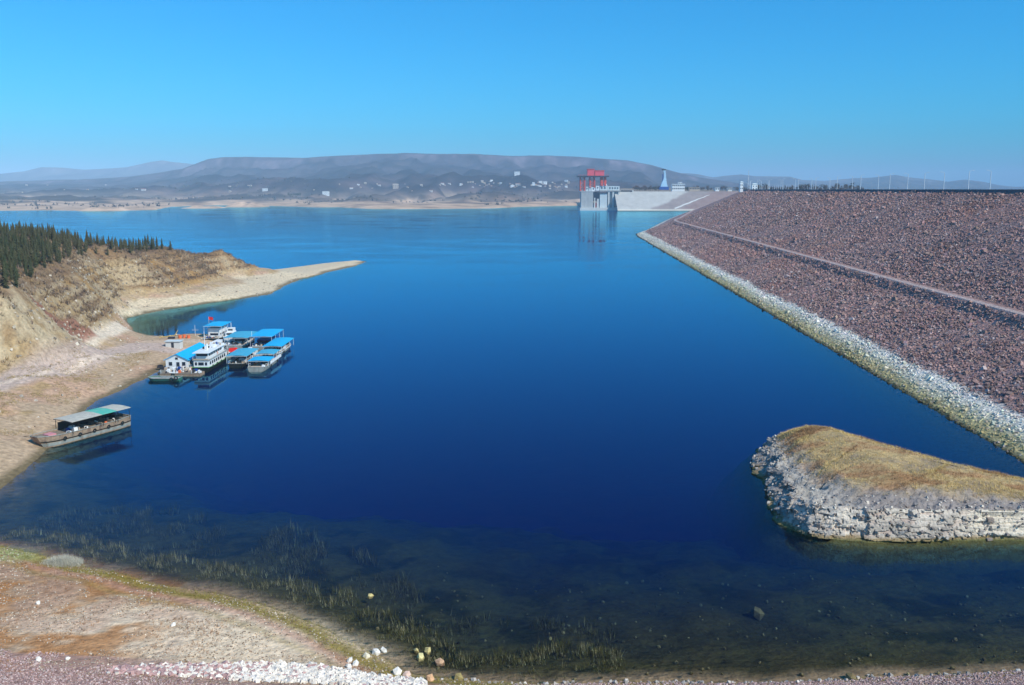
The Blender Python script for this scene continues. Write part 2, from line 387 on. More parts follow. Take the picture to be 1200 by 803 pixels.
V = np.stack([X, Y, Z], -1).reshape(-1, 3)
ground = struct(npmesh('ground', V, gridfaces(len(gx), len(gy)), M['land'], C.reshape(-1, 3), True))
def gz(x, y):
    z, _ = ground_h(np.array([x], float), np.array([y], float)); return float(z[0])
def gzv(x, y): return ground_h(np.asarray(x, float), np.asarray(y, float))

# lake bed sheet running under everything to the horizon
lb = MB(); lb.add([(-24000,-1500,-22),(24000,-1500,-22),(24000,24000,-22),(-24000,24000,-22)], [(0,1,2,3)])
struct(lb.build('lake_bed', mat('silt', (0.05,0.055,0.03), 0.95, 0.2, 0.05)))

# ------------------------------------------------------------------ water
wm = bpy.data.materials.new('water'); wm.use_nodes = True; t = wm.node_tree; N = t.nodes; L = t.links
N.remove(N['Principled BSDF']); out = N['Material Output']
tc = N.new('ShaderNodeTexCoord')
mp = N.new('ShaderNodeMapping'); mp.inputs['Scale'].default_value = (0.55, 1.0, 1); L.new(tc.outputs['Object'], mp.inputs[0])
na = N.new('ShaderNodeTexNoise'); na.inputs['Scale'].default_value = 0.9; na.inputs['Detail'].default_value = 4; L.new(mp.outputs[0], na.inputs['Vector'])
nb_ = N.new('ShaderNodeTexNoise'); nb_.inputs['Scale'].default_value = 0.02; nb_.inputs['Detail'].default_value = 4; L.new(mp.outputs[0], nb_.inputs['Vector'])
amp = N.new('ShaderNodeMapRange'); amp.inputs[1].default_value = 0.38; amp.inputs[2].default_value = 0.62; amp.inputs[3].default_value = 0.25; amp.inputs[4].default_value = 1.7
L.new(nb_.outputs[0], amp.inputs[0])
bp = N.new('ShaderNodeBump'); bp.inputs['Distance'].default_value = 0.022; L.new(na.outputs[0], bp.inputs['Height']); L.new(amp.outputs[0], bp.inputs['Strength'])
fr = N.new('ShaderNodeFresnel'); fr.inputs['IOR'].default_value = 1.33; L.new(bp.outputs[0], fr.inputs['Normal'])
gl = N.new('ShaderNodeBsdfGlossy'); gl.inputs['Roughness'].default_value = 0.03; gl.inputs['Color'].default_value = (0.26, 0.77, 1.0, 1); L.new(bp.outputs[0], gl.inputs['Normal'])
tr = N.new('ShaderNodeBsdfTransparent'); tr.inputs[0].default_value = (1, 1, 1, 1)
pw_ = N.new('ShaderNodeMath'); pw_.operation = 'POWER'; pw_.inputs[1].default_value = 0.95
sb_ = N.new('ShaderNodeMapRange'); sb_.inputs[1].default_value = 0.07; sb_.inputs[2].default_value = 1.0; L.new(fr.outputs[0], sb_.inputs[0]); L.new(sb_.outputs[0], pw_.inputs[0])
# the breeze roughens the open water away from the sheltered shore
sx_ = N.new('ShaderNodeSeparateXYZ'); L.new(tc.outputs['Object'], sx_.inputs[0])
wn_ = N.new('ShaderNodeMapRange'); wn_.inputs[1].default_value = 320; wn_.inputs[2].default_value = 1500; wn_.inputs[3].default_value = 1.0; wn_.inputs[4].default_value = 3.6
L.new(sx_.outputs['Y'], wn_.inputs[0]); ml_ = N.new('ShaderNodeMath'); ml_.operation = 'MULTIPLY'; ml_.inputs[1].default_value = 0.022; L.new(wn_.outputs[0], ml_.inputs[0]); L.new(ml_.outputs[0], bp.inputs['Distance'])
m2 = N.new('ShaderNodeMixShader'); L.new(pw_.outputs[0], m2.inputs[0]); L.new(tr.outputs[0], m2.inputs[1]); L.new(gl.outputs[0], m2.inputs[2])
L.new(m2.outputs[0], out.inputs['Surface'])
# water body: absorbs red and some green, scatters blue
SS, SA = (0.0001, 0.0018, 0.0140), (0.16, 0.085, 0.036)
vs_ = N.new('ShaderNodeVolumeScatter'); vs_.inputs['Color'].default_value = (*[c/0.0140 for c in SS], 1); vs_.inputs['Density'].default_value = 0.0140
vs_.inputs['Anisotropy'].default_value = -0.2
va = N.new('ShaderNodeVolumeAbsorption'); va.inputs['Color'].default_value = (*[1-c/0.25 for c in SA], 1); va.inputs['Density'].default_value = 0.25
ad = N.new('ShaderNodeAddShader'); L.new(vs_.outputs[0], ad.inputs[0]); L.new(va.outputs[0], ad.inputs[1]); L.new(ad.outputs[0], out.inputs['Volume'])
wb = MB(); wb.box(-9000, -140, -20, 900, 9000, 0)
struct(wb.build('water', wm))

# ------------------------------------------------------------------ dam
TOE = [(0,0)]
dd = np.array((0.05034, 0.99873)); nn = np.array((0.99873, -0.05034)); a0 = 87.3
way = [tuple(nn*a0+dd*s) for s in (-120, 0, 300, 600, 860)]+[(140,1000),(166,1106),(205,1270),(255,1477),(325,1750),(404,2049),(440,2180)]
def catmull(P, step):
    P = [np.array(p, float) for p in P]; out = []
    P = [2*P[0]-P[1]]+P+[2*P[-1]-P[-2]]
    for i in range(1, len(P)-2):
        a, b, c, d = P[i-1:i+3]; L_ = np.linalg.norm(c-b); st = step(b[1]); n = max(2, int(L_/st))
        for k in range(n):
            t = k/n; out.append(0.5*((2*b)+(-a+c)*t+(2*a-5*b+4*c-d)*t*t+(-a+3*b-3*c+d)*t**3))
    out.append(P[-2]); return np.array(out)
toe = catmull(way, lambda y: 1.3 if y < 280 else (2.5 if y < 860 else 6))
tan = np.gradient(toe, axis=0); tan /= np.linalg.norm(tan, axis=1)[:, None]
nor = np.stack([tan[:, 1], -tan[:, 0]], 1)
prof = [(-45,-20),(-30,-14),(-12,-5),(0,0),(37.0,13.0),(40.6,16.0),(41.6,16.05),(45.5,16.1),(120.5,48.55)]
pt, pz = np.array(prof).T
T = np.concatenate([np.arange(-45, -4, 4), np.arange(-4, 120.5, 1.25), [120.5]])
T = np.unique(np.concatenate([T, [37.0, 40.6, 41.6, 45.5]]))
ZZ = np.interp(T, pt, pz)
XX = toe[:, None, 0]+nor[:, None, 0]*T; YY = toe[:, None, 1]+nor[:, None, 1]*T
ZG = np.repeat(ZZ[None], len(toe), 0)
ondam = (T > 0)*(T < 119)*1.0
nz = fbm(XX/2.6, YY/2.6, 3, 71); nzl = fbm(XX/25, YY/25, 3, 73)
dispw = np.where((T > 38) & (T < 47), 0.10, 0.22)
ZG = ZG+nz*dispw*ondam+nzl*0.45*ondam*(np.abs(T-42) > 6)
def damcol(T_, z, x, y):
    a = fbm(x/2.3, y/2.3, 3, 81); b = fbm(x/30, y/30, 3, 83); c = fbm(x/0.9, y/0.9, 2, 85)
    c0 = np.zeros(x.shape+(3,))+np.array((0.33,0.205,0.178))
    c0 = mixc(c0, (0.42,0.28,0.25), smooth(0.05, 0.6, a)*0.5)
    c0 = mixc(c0, (0.20,0.12,0.108), smooth(0.05, 0.6, -a)*0.6)
    c0 = mixc(c0, (0.22,0.15,0.14), smooth(0.1, 0.5, fbm(x/60, y/18, 4, 89))*0.6)
    c0 = mixc(c0, (0.36,0.19,0.15), smooth(0, 0.5, b)*0.5)
    zz = z+0.5*a+0.35*b
    lo = 1-smooth(3.1, 3.9, zz)
    c0 = mixc(c0, (0.76,0.72,0.63), lo*0.92)
    gy_ = (1-smooth(1.5, 3.1, zz))*(0.75+0.25*np.clip(c*2,-1,1))
    c0 = mixc(c0, (0.40,0.38,0.22), np.clip(gy_, 0, 1)*0.85)
    yl = (1-smooth(0.8, 2.0, zz)); c0 = mixc(c0, (0.38,0.31,0.13), yl*0.8)
    wet = (1-smooth(0.0, 0.45, z)); c0 = mixc(c0, (0.05,0.05,0.025), wet)
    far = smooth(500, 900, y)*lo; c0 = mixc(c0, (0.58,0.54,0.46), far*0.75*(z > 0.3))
    path = ((T_ > 40.4) & (T_ < 43.2))*1.0
    return mixc(c0, (0.44,0.35,0.32), path*0.9)
DC = damcol(np.repeat(T[None], len(toe), 0), ZG, XX, YY)
V = np.stack([XX, YY, ZG], -1).reshape(-1, 3)
dam = struct(npmesh('dam_slope', V, gridfaces(len(toe), len(T)), M['dam'], DC.reshape(-1, 3), False))
# crest road and downstream slope
def ribbon(name, offs, m, step=4):
    tt = toe[::step]; no = nor[::step]; vs = []
    for p, n in zip(tt, no):
        for o_, z in offs: vs.append((p[0]+n[0]*o_, p[1]+n[1]*o_, z))
    return npmesh(name, np.array(vs), gridfaces(len(tt), len(offs)), m)
struct(ribbon('crest_road', [(120.4,48.50),(120.5,48.62),(136,48.62),(220,14),(240,-21)], M['asphalt']))
pw = ribbon('parapet_wall', [(120.9,48.3),(120.9,49.75),(120.75,49.76),(120.75,49.98),(121.5,49.98),(121.5,49.76),(121.35,49.75),(121.35,48.3)], mat('shaded_parapet', (0.10,0.115,0.14), 0.8, 0.15, 0.3), 3)  # shade on the lake side is put into the wall's dark colour
tag(pw, 'long dark parapet wall running along the crest of the dam', 'wall')
pr = ribbon('kerb', [(123.2,48.6),(123.2,48.78),(123.5,48.78),(123.5,48.6)], M['concrete'], 4); struct(pr)

# ------------------------------------------------------------------ loose stones as real geometry
PHI = (1+5**.5)/2
ICO_V = np.array([(-1,PHI,0),(1,PHI,0),(-1,-PHI,0),(1,-PHI,0),(0,-1,PHI),(0,1,PHI),(0,-1,-PHI),(0,1,-PHI),(PHI,0,-1),(PHI,0,1),(-PHI,0,-1),(-PHI,0,1)])/1.9
ICO_F = np.array([(0,11,5),(0,5,1),(0,1,7),(0,7,10),(0,10,11),(1,5,9),(5,11,4),(11,10,2),(10,7,6),(7,1,8),(3,9,4),(3,4,2),(3,2,6),(3,6,8),(3,8,9),(4,9,5),(2,4,11),(6,2,10),(8,6,7),(9,8,1)])
CUB_V = np.array([(x,y,z) for x in (-1,1) for y in (-1,1) for z in (-1,1)], float)*0.8
CUB_F = np.array([(0,1,3),(0,3,2),(4,6,7),(4,7,5),(0,4,5),(0,5,1),(2,3,7),(2,7,6),(0,2,6),(0,6,4),(1,5,7),(1,7,3)])
def rotm(n):
    q = rng.normal(size=(n, 4)); q /= np.linalg.norm(q, axis=1)[:, None]; w_, x, y, z = q.T
    return np.stack([np.stack([1-2*(y*y+z*z), 2*(x*y-z*w_), 2*(x*z+y*w_)], -1), np.stack([2*(x*y+z*w_), 1-2*(x*x+z*z), 2*(y*z-x*w_)], -1),
                     np.stack([2*(x*z-y*w_), 2*(y*z+x*w_), 1-2*(x*x+y*y)], -1)], 1)
def stones(name, P, S, colr, m, base='ico', parent=None, flat=(0.55,1.0)):
    n = len(P); BV, BF = (ICO_V, ICO_F) if base == 'ico' else (CUB_V, CUB_F)
    v = BV[None]*(1+rng.uniform(-.28, .28, (n, len(BV), 3)))
    v = v*rng.uniform(flat[0], flat[1], (n, 1, 3))
    v = np.einsum('nij,nkj->nki', rotm(n), v)*(S[:, None, None]*0.5)*1.25+P[:, None, :]
    f = BF[None]+(np.arange(n)*len(BV))[:, None, None]
    c = np.repeat(colr[:, None, :], len(BV), 1).reshape(-1, 3)
    return npmesh(name, v.reshape(-1, 3), f.reshape(-1, 3), m, c, False, parent)
def dam_stones(name, s0, s1, n, size, base):
    s = rng.uniform(s0, s1, n)/1.0
    cum = np.concatenate([[0], np.cumsum(np.linalg.norm(np.diff(toe, axis=0), axis=1))])
    px = np.interp(s, cum, toe[:, 0]); py = np.interp(s, cum, toe[:, 1])
    nx = np.interp(s, cum, nor[:, 0]); ny = np.interp(s, cum, nor[:, 1])
    tt = rng.uniform(-1.5, 119.8, n); keep = (tt < 40.2) | (tt > 45.0); tt = tt[keep]; px = px[keep]; py = py[keep]; nx = nx[keep]; ny = ny[keep]
    n = len(tt)
    z = np.interp(tt, pt, pz); x = px+nx*tt; y = py+ny*tt
    sz = size*rng.uniform(.5, 1.5, n)**1.5; big = rng.random(n) < .03; sz[big] *= 1.9
    c = damcol(tt, z+0.3, x, y)*rng.uniform(.70, 1.3, (n, 1))*(1+rng.normal(0, .04, (n, 3)))
    li = rng.random(n) < 0.07; c[li] = c[li]*0.35+np.array((0.50,0.42,0.40))*0.65*np.where(z[li] > 5, 1, 1.0)[:, None]
    dk = z < 0.25; c[dk] *= 0.4
    sz = sz*np.where(z < 4, .8, 1); P = np.stack([x, y, z+0.03*sz+0.03], -1)
    return tag(stones(name, P, sz, c, M['rock'], base, dam), kind='stuff')
dam_stones('riprap_stones', 265, 420, 48000, 0.44, 'cub')
dam_stones('riprap_stones', 420, 640, 44000, 0.54, 'cub')
dam_stones('riprap_stones', 640, 1150, 42000, 0.70, 'cub')
# ------------------------------------------------------------------ tufts: grass, reeds, scrub
def tufts(name, P, H, colr, nb=5, spread=0.35, width=0.05, parent=None, m=None):
    n = len(P); a = rng.uniform(0, 2*math.pi, (n, nb)); le = rng.uniform(.1, spread, (n, nb))*H[:, None]; hh = H[:, None]*rng.uniform(.6, 1.1, (n, nb))
    off = rng.normal(0, 1, (n, nb, 2))*(H[:, None, None]*0.22)
    bx = P[:, None, 0]+off[..., 0]; by = P[:, None, 1]+off[..., 1]; bz = np.repeat(P[:, 2:3], nb, 1)-0.05
    wx = np.cos(a+1.57)*width*H[:, None]*0.5; wy = np.sin(a+1.57)*width*H[:, None]*0.5
    v = np.stack([np.stack([bx-wx, by-wy, bz], -1), np.stack([bx+wx, by+wy, bz], -1),
                  np.stack([bx+np.cos(a)*le, by+np.sin(a)*le, bz+hh], -1)], 2)
    f = np.arange(n*nb*3).reshape(-1, 3)
    c = np.repeat(colr, nb*3, 0)
    return npmesh(name, v.reshape(-1, 3), f, m or M['blade'], c, False, parent)

# fine pebbles and clods over the near bank
n = 34000; x = rng.uniform(-75, 10, n); y = rng.uniform(77, 125, n); z, d = gzv(x, y); k = (d > .2) & (fbm(x/5, y/3, 3, 181) > -.12); x, y, z = x[k], y[k], z[k]; n = len(x)
cc = np.array([(0.46,0.37,0.28),(0.26,0.19,0.13),(0.60,0.53,0.43),(0.36,0.25,0.18)])[rng.integers(0, 4, n)]*rng.uniform(.6, 1.2, (n, 1))
tag(stones('bank_pebbles', np.stack([x, y, z+.01], -1), rng.uniform(.05, .22, n)**1.1, cc, M['rock'], 'cub'), 'small brown and grey pebbles and clods on the near bank', 'pebbles', kind='stuff')
# submerged and standing reeds along the near shore
cx, cy = rng.uniform(-75, 12, 110000), rng.uniform(80, 140, 110000)
z, d = gzv(cx, cy)
edge_n = fbm(cx/5, cy/5, 3, 91)
reach = np.interp(cx, [-75,-45,-25,-8,8], [26,24,23,22,14])
k = (d < 0.3) & (d > -reach*(0.75+0.7*edge_n)) & (rng.random(len(cx)) < 0.30+1.1*fbm(cx/2.5, cy/1.2, 3, 93)+0.3*edge_n)
k &= (z > -3.0) & ((z > -1.15) | (rng.random(len(cx)) < .6))
P = np.stack([cx[k], cy[k], np.minimum(z[k], 0.0)], -1)[:42000]; nk = len(P)
H = np.abs(P[:, 2])+np.where(rng.random(nk) < .55, rng.uniform(.04, .24, nk), rng.uniform(-.6, .02, nk)); H = np.where(P[:, 2] < -1.1, np.abs(P[:, 2])-rng.uniform(.45, 1.3, nk), H); H = np.maximum(H, .25)
cc = np.where(rng.random((nk, 1)) < .22, np.array([[0.46,0.41,0.22]]), np.array([[0.14,0.13,0.035]]))*rng.uniform(.6, 1.3, (nk, 1))
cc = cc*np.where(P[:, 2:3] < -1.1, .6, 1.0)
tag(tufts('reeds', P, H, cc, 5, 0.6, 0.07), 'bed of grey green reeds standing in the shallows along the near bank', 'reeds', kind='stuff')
# green-yellow grass fringe and dry ground cover on the near bank
cx, cy = rng.uniform(-80, 5, 50000), rng.uniform(78, 128, 50000); z, d = gzv(cx, cy)
en = fbm(cx/4, cy/4, 3, 97)
k = (d > -0.2) & (d < 3.2+2*en) | ((d > 3) & (cx < -32) & (en > 0.05) & (rng.random(len(cx)) < .5))
P = np.stack([cx[k], cy[k], z[k]], -1)[:15000]; dk = d[k][:15000]; nk = len(P)
cc = np.where((dk < 3)[:, None], np.array([[0.26,0.23,0.05]]), np.array([[0.38,0.20,0.09]]))*rng.uniform(.6, 1.4, (nk, 1))
tag(tufts('bank_grass', P, rng.uniform(.15, .4, nk), cc, 4, 0.8, 0.12), 'low yellow green and rusty grass on the near bank', 'grass', kind='stuff')
# pale bush at the water's edge
bp_ = W(72, 660, 0.2)
n = 900; a = rng.uniform(0, 6.28, n); r = np.sqrt(rng.random(n))*2.3
P = np.stack([bp_[0]+r*np.cos(a)*1.25, bp_[1]+r*np.sin(a)*0.9, np.full(n, 0.1)], -1)
pb = tufts('dry_bush', P, (1.5-0.45*r)*rng.uniform(.7, 1.1, n), np.array([[0.58,0.55,0.44]])*rng.uniform(.6, 1.15, (n, 1)), 5, 0.9, 0.04)
tag(pb, 'pale straw coloured bush of dry stems at the edge of the reeds', 'bush')
# scrub and dry grass on hill, terraces and shelf
cx, cy = rng.uniform(-260, -95, 120000), rng.uniform(200, 560, 120000); z, d = gzv(cx, cy)
en = fbm(cx/7, cy/7, 4, 101)
k = (z > 4.5) & (rng.random(len(cx)) < np.clip(0.30+0.6*en, 0.04, 1)*smooth(5, 9, z)*np.where((cx<-118)&(z<19)&(cy<262), .25, 1))
P = np.stack([cx[k], cy[k], z[k]], -1)[:24000]; nk = len(P)
pal = np.array([(0.20,0.14,0.10),(0.32,0.22,0.11),(0.13,0.095,0.075),(0.28,0.19,0.12)])
cc = pal[rng.integers(0, 4, nk)]*rng.uniform(.7, 1.25, (nk, 1))
tag(tufts('hill_scrub', P, rng.uniform(.5, 1.5, nk), cc, 7, 1.0, 0.16), 'brown winter scrub and dry grass covering the hill', 'scrub', kind='stuff')
cx, cy = rng.uniform(-150, -88, 30000), rng.uniform(165, 260, 30000); z, d = gzv(cx, cy); en = fbm(cx/5, cy/5, 4, 103)
k = (z > 1.2) & (z < 7) & (en > 0.08)
P = np.stack([cx[k], cy[k], z[k]], -1)[:9000]; nk = len(P)
cc = np.array([[0.42,0.31,0.14]])*rng.uniform(.6, 1.2, (nk, 1))
tag(tufts('shore_grass', P, rng.uniform(.2, .5, nk), cc, 5, 1.0, 0.14), 'dry yellow grass on the shelf beside the track', 'grass', kind='stuff')

# ------------------------------------------------------------------ rock island
isl_px = [(884,545),(888,560),(900,580),(903,600),(915,615),(945,627),(980,633),(1020,636),(1060,635),(1110,634),(1160,633),(1200,633),(1245,630),(1290,622)]
isl = [W(a, b, 0)[:2] for a, b in isl_px]+[(90.5,133),(88,141),(84,147),(79.5,150.5),(74,157),(70,163),(66,168),(60.5,172),(54,172.5),(48.5,168)]
def resample(P, n):
    P = np.array(P+[P[0]]); # smooth closed
    s = np.concatenate([[0], np.cumsum(np.linalg.norm(np.diff(P, axis=0), axis=1))]); q = np.linspace(0, s[-1], n, endpoint=False)
    return np.stack([np.interp(q, s, P[:, 0]), np.interp(q, s, P[:, 1])], -1), q
NI = 900
ring, qs = resample(isl, NI)
for _ in range(6): ring = (np.roll(ring, 1, 0)+ring*2+np.roll(ring, -1, 0))/4
tg = np.roll(ring, -1, 0)-np.roll(ring, 1, 0); tg /= np.linalg.norm(tg, axis=1)[:, None]
inn = np.stack([-tg[:, 1], tg[:, 0]], -1)
cen = ring.mean(0)
if ((cen-ring)*inn).sum() < 0: inn = -inn
spine = np.array([(57,160),(63,152),(72,141),(84,134)])
def to_spine(p):
    best = None; bd = 1e9
    for a, b in zip(spine[:-1], spine[1:]):
        e = b-a; t = np.clip(((p-a)@e)/(e@e), 0, 1); c = a+e*t; dq = np.hypot(*(p-c))
        if dq < bd: bd = dq; best = c
    return best
SPN = np.array([to_spine(p) for p in ring])
for _ in range(40): SPN = (np.roll(SPN, 1, 0)+SPN*2+np.roll(SPN, -1, 0))/4
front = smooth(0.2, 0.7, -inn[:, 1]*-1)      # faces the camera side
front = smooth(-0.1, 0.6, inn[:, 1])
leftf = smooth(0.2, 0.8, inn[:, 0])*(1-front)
ctop = 1.6+2.5*front+1.3*leftf+0.5*fbm(qs/9, qs*0, 3, 111)
ledge = front*smooth(62, 70, ring[:, 0])
ctop = np.where(front > .5, np.minimum(ctop, 4.2+0*ctop), ctop)
steep = 0.6*(1-front)*2.2+1.1
rows = []; rcol = []
KZ = 52
def strata(q, z):
    # fractured beds: blocky cells, each bed with its own joint spacing
    bed = np.floor(z/0.36+0.35*fbm(q/14, q*0, 2, 113)); s = 0.8+2.6*hash2(bed, bed*0+3, 5)
    cell = np.floor(q/s+hash2(bed, bed*0, 7)*9); r1 = hash2(cell, bed, 9)
    big = np.floor(q/3.1+0.3*np.floor(z/2.4)+0.5*fbm(q/6, q*0, 2, 115)); r2 = hash2(big, np.floor(z/2.4), 15)
    frac = (q/s+hash2(bed, bed*0, 7)*9)%1; joint = (frac < 0.07)*1.0
    return r1, r2, joint
for kz in range(KZ):
    t = kz/(KZ-1); zt = -9+np.minimum(t*8/.2, 8)*(t<=.2)+(t>.2)*8+np.clip((t-.2)/.8,0,1)*(ctop+1)
    qw = qs+1.0*fbm(qs/1.6, zt/1.1, 3, 151)+2.0*fbm(qs/7, zt/2.5, 2, 153); zw = zt+0.22*fbm(qs/2.2, zt/0.8, 3, 155)+0.5*fbm(qs/11, zt*0, 2, 157)
    r1, r2, jn = strata(qw, zw)
    tz = np.clip(zt/ctop, -1, 1)
    off = np.where(zt < 0, (zt)*0.9, tz**1.6*steep*1.0)+(zt > 0.2)*((r1-.5)*0.38*(0.35+0.65*front+0.4*leftf)*(1-.6*ledge)+(r2-.5)*1.3*(front+leftf)*(1-.7*ledge)+0.25*jn*(1-.5*ledge))+(zt > 0.2)*ledge*0.45*(np.floor(zw/.9)-zw/.9+.5)
    off += 0.5*fbm(qs/5, zt/1.5, 3, 117)+leftf*1.4*fbm(qs/2.5, zt/1.2, 3, 119)*(zt > 0)
    off += (zt > 0)*np.clip(zt-0.0, 0, 3)*0.25
    rows.append(np.column_stack([ring+inn*off[:, None], zt+0.08*(r1-.5)]))
    c = np.zeros((NI, 3))+np.array((0.50,0.44,0.37)); c = c*(0.72+0.5*r1[:, None])
    c = mixc(c, (0.66,0.59,0.49), smooth(0.3, 0.8, r2)*0.6); wx = fbm(qs/3, zt/1.5, 4, 159)[:, None]; c = c*(1+0.35*wx)
    c = mixc(c, (0.32,0.20,0.155), smooth(0.72, 0.9, r1)*0.45)
    c = mixc(c, (0.27,0.24,0.22), leftf*0.6)  # shadow of the left-facing rock painted into its colour
    c = mixc(c, (0.20,0.14,0.10), leftf*smooth(0.0, .4, fbm(qs/2, zt/1, 3, 191))*.7)  # deeper brown patches of painted shadow on the left faces
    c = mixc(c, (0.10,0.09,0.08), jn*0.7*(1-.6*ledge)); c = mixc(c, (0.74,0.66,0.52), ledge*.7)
    c = mixc(c, (0.27,0.19,0.09), (1-smooth(0.45, 0.85, zt))*0.9)
    c = mixc(c, (0.13,0.13,0.045), (1-smooth(0.1, 0.4, zt))*0.9)
    c = mixc(c, (0.05,0.05,0.02), smooth(-0.2, -1.2, zt)*0.8)
    rcol.append(c)
top0 = rows[-1]; KT = 60
def top_h(x, y, z0, t):
    return z0+(1-(1-t)**1.7)*(6.0-z0)*0.9
pt_top = []
for k in range(1, KT+1):
    t = k/KT; te = t**1.15
    p = top0[:, :2]*(1-te)+SPN*te
    tgt = np.interp(p[:, 0], [45,52,60,70,80,92], [3.0,5.5,6.0,5.2,4.2,3.2])
    g = 1-(1-te)**2.2
    lowslope = np.where(front > .5, smooth(0, .35, te)*.55+.45*g, g)
    z = top0[:, 2]*(1-lowslope)+tgt*lowslope
    ruff = (1-smooth(0.05, 0.5, te))
    z = z+0.30*fbm(p[:, 0]/3, p[:, 1]/3, 4, 121)*min(1, t*6)+ruff*0.45*fbm(p[:, 0]/1.2, p[:, 1]/1.2, 3, 123)
    lr = smooth(53, 47, p[:, 0]+1.5*fbm(p[:, 0]/4, p[:, 1]/4, 3, 127)); z = z+lr*0.9*fbm(p[:, 0]/1.5, p[:, 1]/1.5, 4, 129)
    rows.append(np.column_stack([p, z]))
    n_ = fbm(p[:, 0]/3, p[:, 1]/3, 4, 131); nl = fbm(p[:, 0]/8, p[:, 1]/4, 3, 133)
    c = np.zeros((NI, 3))+np.array((0.46,0.33,0.16))
    c = mixc(c, (0.36,0.19,0.09), smooth(0.0, 0.4, nl)*0.8)
    c = mixc(c, (0.21,0.165,0.13), smooth(0.0, 0.35, -nl)*0.6)
    rim = (1-smooth(0.14, 0.42, te+0.12*n_))*np.where(front > .3, 1, .35)
    c = mixc(c, (0.27,0.235,0.215), rim)
    c = mixc(c, (0.36,0.33,0.29), lr)
    rcol.append(c)
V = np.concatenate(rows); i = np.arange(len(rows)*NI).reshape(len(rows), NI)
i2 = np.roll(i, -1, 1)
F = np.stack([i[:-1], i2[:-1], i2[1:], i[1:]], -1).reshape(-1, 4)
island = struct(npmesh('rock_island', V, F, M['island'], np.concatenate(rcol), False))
# grass on the island
tv = np.concatenate(rows[KZ+8:]); tcx = np.concatenate(rcol[KZ+8:])
lrm = tv[:, 0] > 50+rng.normal(0, 1.5, len(tv))
kt = np.repeat(np.arange(KZ+8, len(rows)), NI)-KZ; frm = np.tile(front, len(rows)-KZ-8)
ok = lrm & ((frm < .3) | (kt > 21+4*rng.normal(size=len(kt))))
# even the density of the converging rows
ok &= rng.random(len(tv)) < np.interp(kt, [8, 60], [1.0, 0.15])*0.75
idx = np.nonzero(ok)[0]; rng.shuffle(idx); idx = idx[:16000]
P = tv[idx]; nk = len(P); nl = fbm(P[:, 0]/8, P[:, 1]/4, 3, 133)
cc = np.where((nl > 0.05)[:, None], np.array([[0.44,0.27,0.13]]), np.array([[0.68,0.49,0.20]]))*rng.uniform(.6, 1.25, (nk, 1))
tag(tufts('dry_grass', P, rng.uniform(.2, .55, nk), cc, 6, 1.2, 0.10, island), kind='stuff')
# broken blocks: the big ones at the foot of the cliff each their own part, rubble joined
cubs = []
for s_ in range(5):
    v = CUB_V*(1+rng.uniform(-.22, .22, CUB_V.shape)); me = bpy.data.meshes.new('rock_block'); me.from_pydata([tuple(p) for p in v], [], [tuple(f) for f in CUB_F]); 
    at = me.color_attributes.new('Col', 'FLOAT_COLOR', 'POINT'); b_ = np.array([(0.52,0.46,0.40),(0.42,0.36,0.31),(0.60,0.54,0.45),(0.36,0.29,0.24),(0.48,0.44,0.40)][s_])
    at.data.foreach_set('color', np.tile(np.append(b_, 1), 8).astype(np.float32)); me.materials.append(M['island']); cubs.append(me)
fi = np.nonzero((front > .5) | (leftf > .3))[0]
for k in range(34):
    j = int(rng.choice(fi)); kz = int(rng.integers(20, KZ-1)); p = rows[kz][j]
    o = link(bpy.data.objects.new('rock_block', cubs[k % 5]), island)
    s_ = rng.uniform(.2, .5); o.scale = (s_*rng.uniform(.9, 1.6), s_*rng.uniform(.6, 1), s_*rng.uniform(.5, 1)); o.location = (p[0], p[1], p[2])
    o.rotation_euler = (rng.normal(0, .12), rng.normal(0, .12), math.atan2(tg[j, 1], tg[j, 0])+rng.normal(0, .15))
n = 1300; j = rng.choice(np.nonzero((front > .3) | (leftf > .2))[0], n); kk = rng.integers(24, KZ+14, n)
P = np.array([rows[b][a] for a, b in zip(j, kk)]); P[:, :2] += rng.normal(0, .12, (n, 2))
cc = np.array([(0.46,0.41,0.36),(0.36,0.30,0.26),(0.58,0.52,0.44)])[rng.integers(0, 3, n)]*rng.uniform(.6, 1.15, (n, 1))
tag(stones('rubble', P, rng.uniform(.12, .5, n), cc, M['rock'], 'cub', island), kind='stuff')

# ------------------------------------------------------------------ stones on the near bank
# white rubble strip beside the near shore
a_ = np.array(W(120,800,3.0)[:2]); b_ = np.array(W(500,795,0.6)[:2])
n = 6000; u = rng.beta(1.6, 1.0, n); q = rng.normal(0, 1, n)
x = a_[0]*(1-u)+b_[0]*u; y = W(300,800,1.8)[1]+rng.uniform(-1.5, 1, n)*1.0+np.interp(u, [0,.35,.6,.85,1], [-.5,1.6,2.0,1.2,1.0])*rng.random(n)*1.7
z, d = gzv(x, y); P = np.stack([x, y, z+0.05], -1)
cc = np.where((rng.random(n) < np.interp(u, [0,.3,.5], [.15,.5,.93]))[:, None], np.array([[0.80,0.73,0.64]]), np.array([[0.50,0.32,0.30]]))*rng.uniform(.75, 1.08, (n, 1))
tag(stones('white_rubble', P, rng.uniform(.2, .72, n)**1.4, cc, M['rock'], 'cub'), 'strip of whitish broken stones along the bottom of the near bank', 'rubble', kind='stuff')
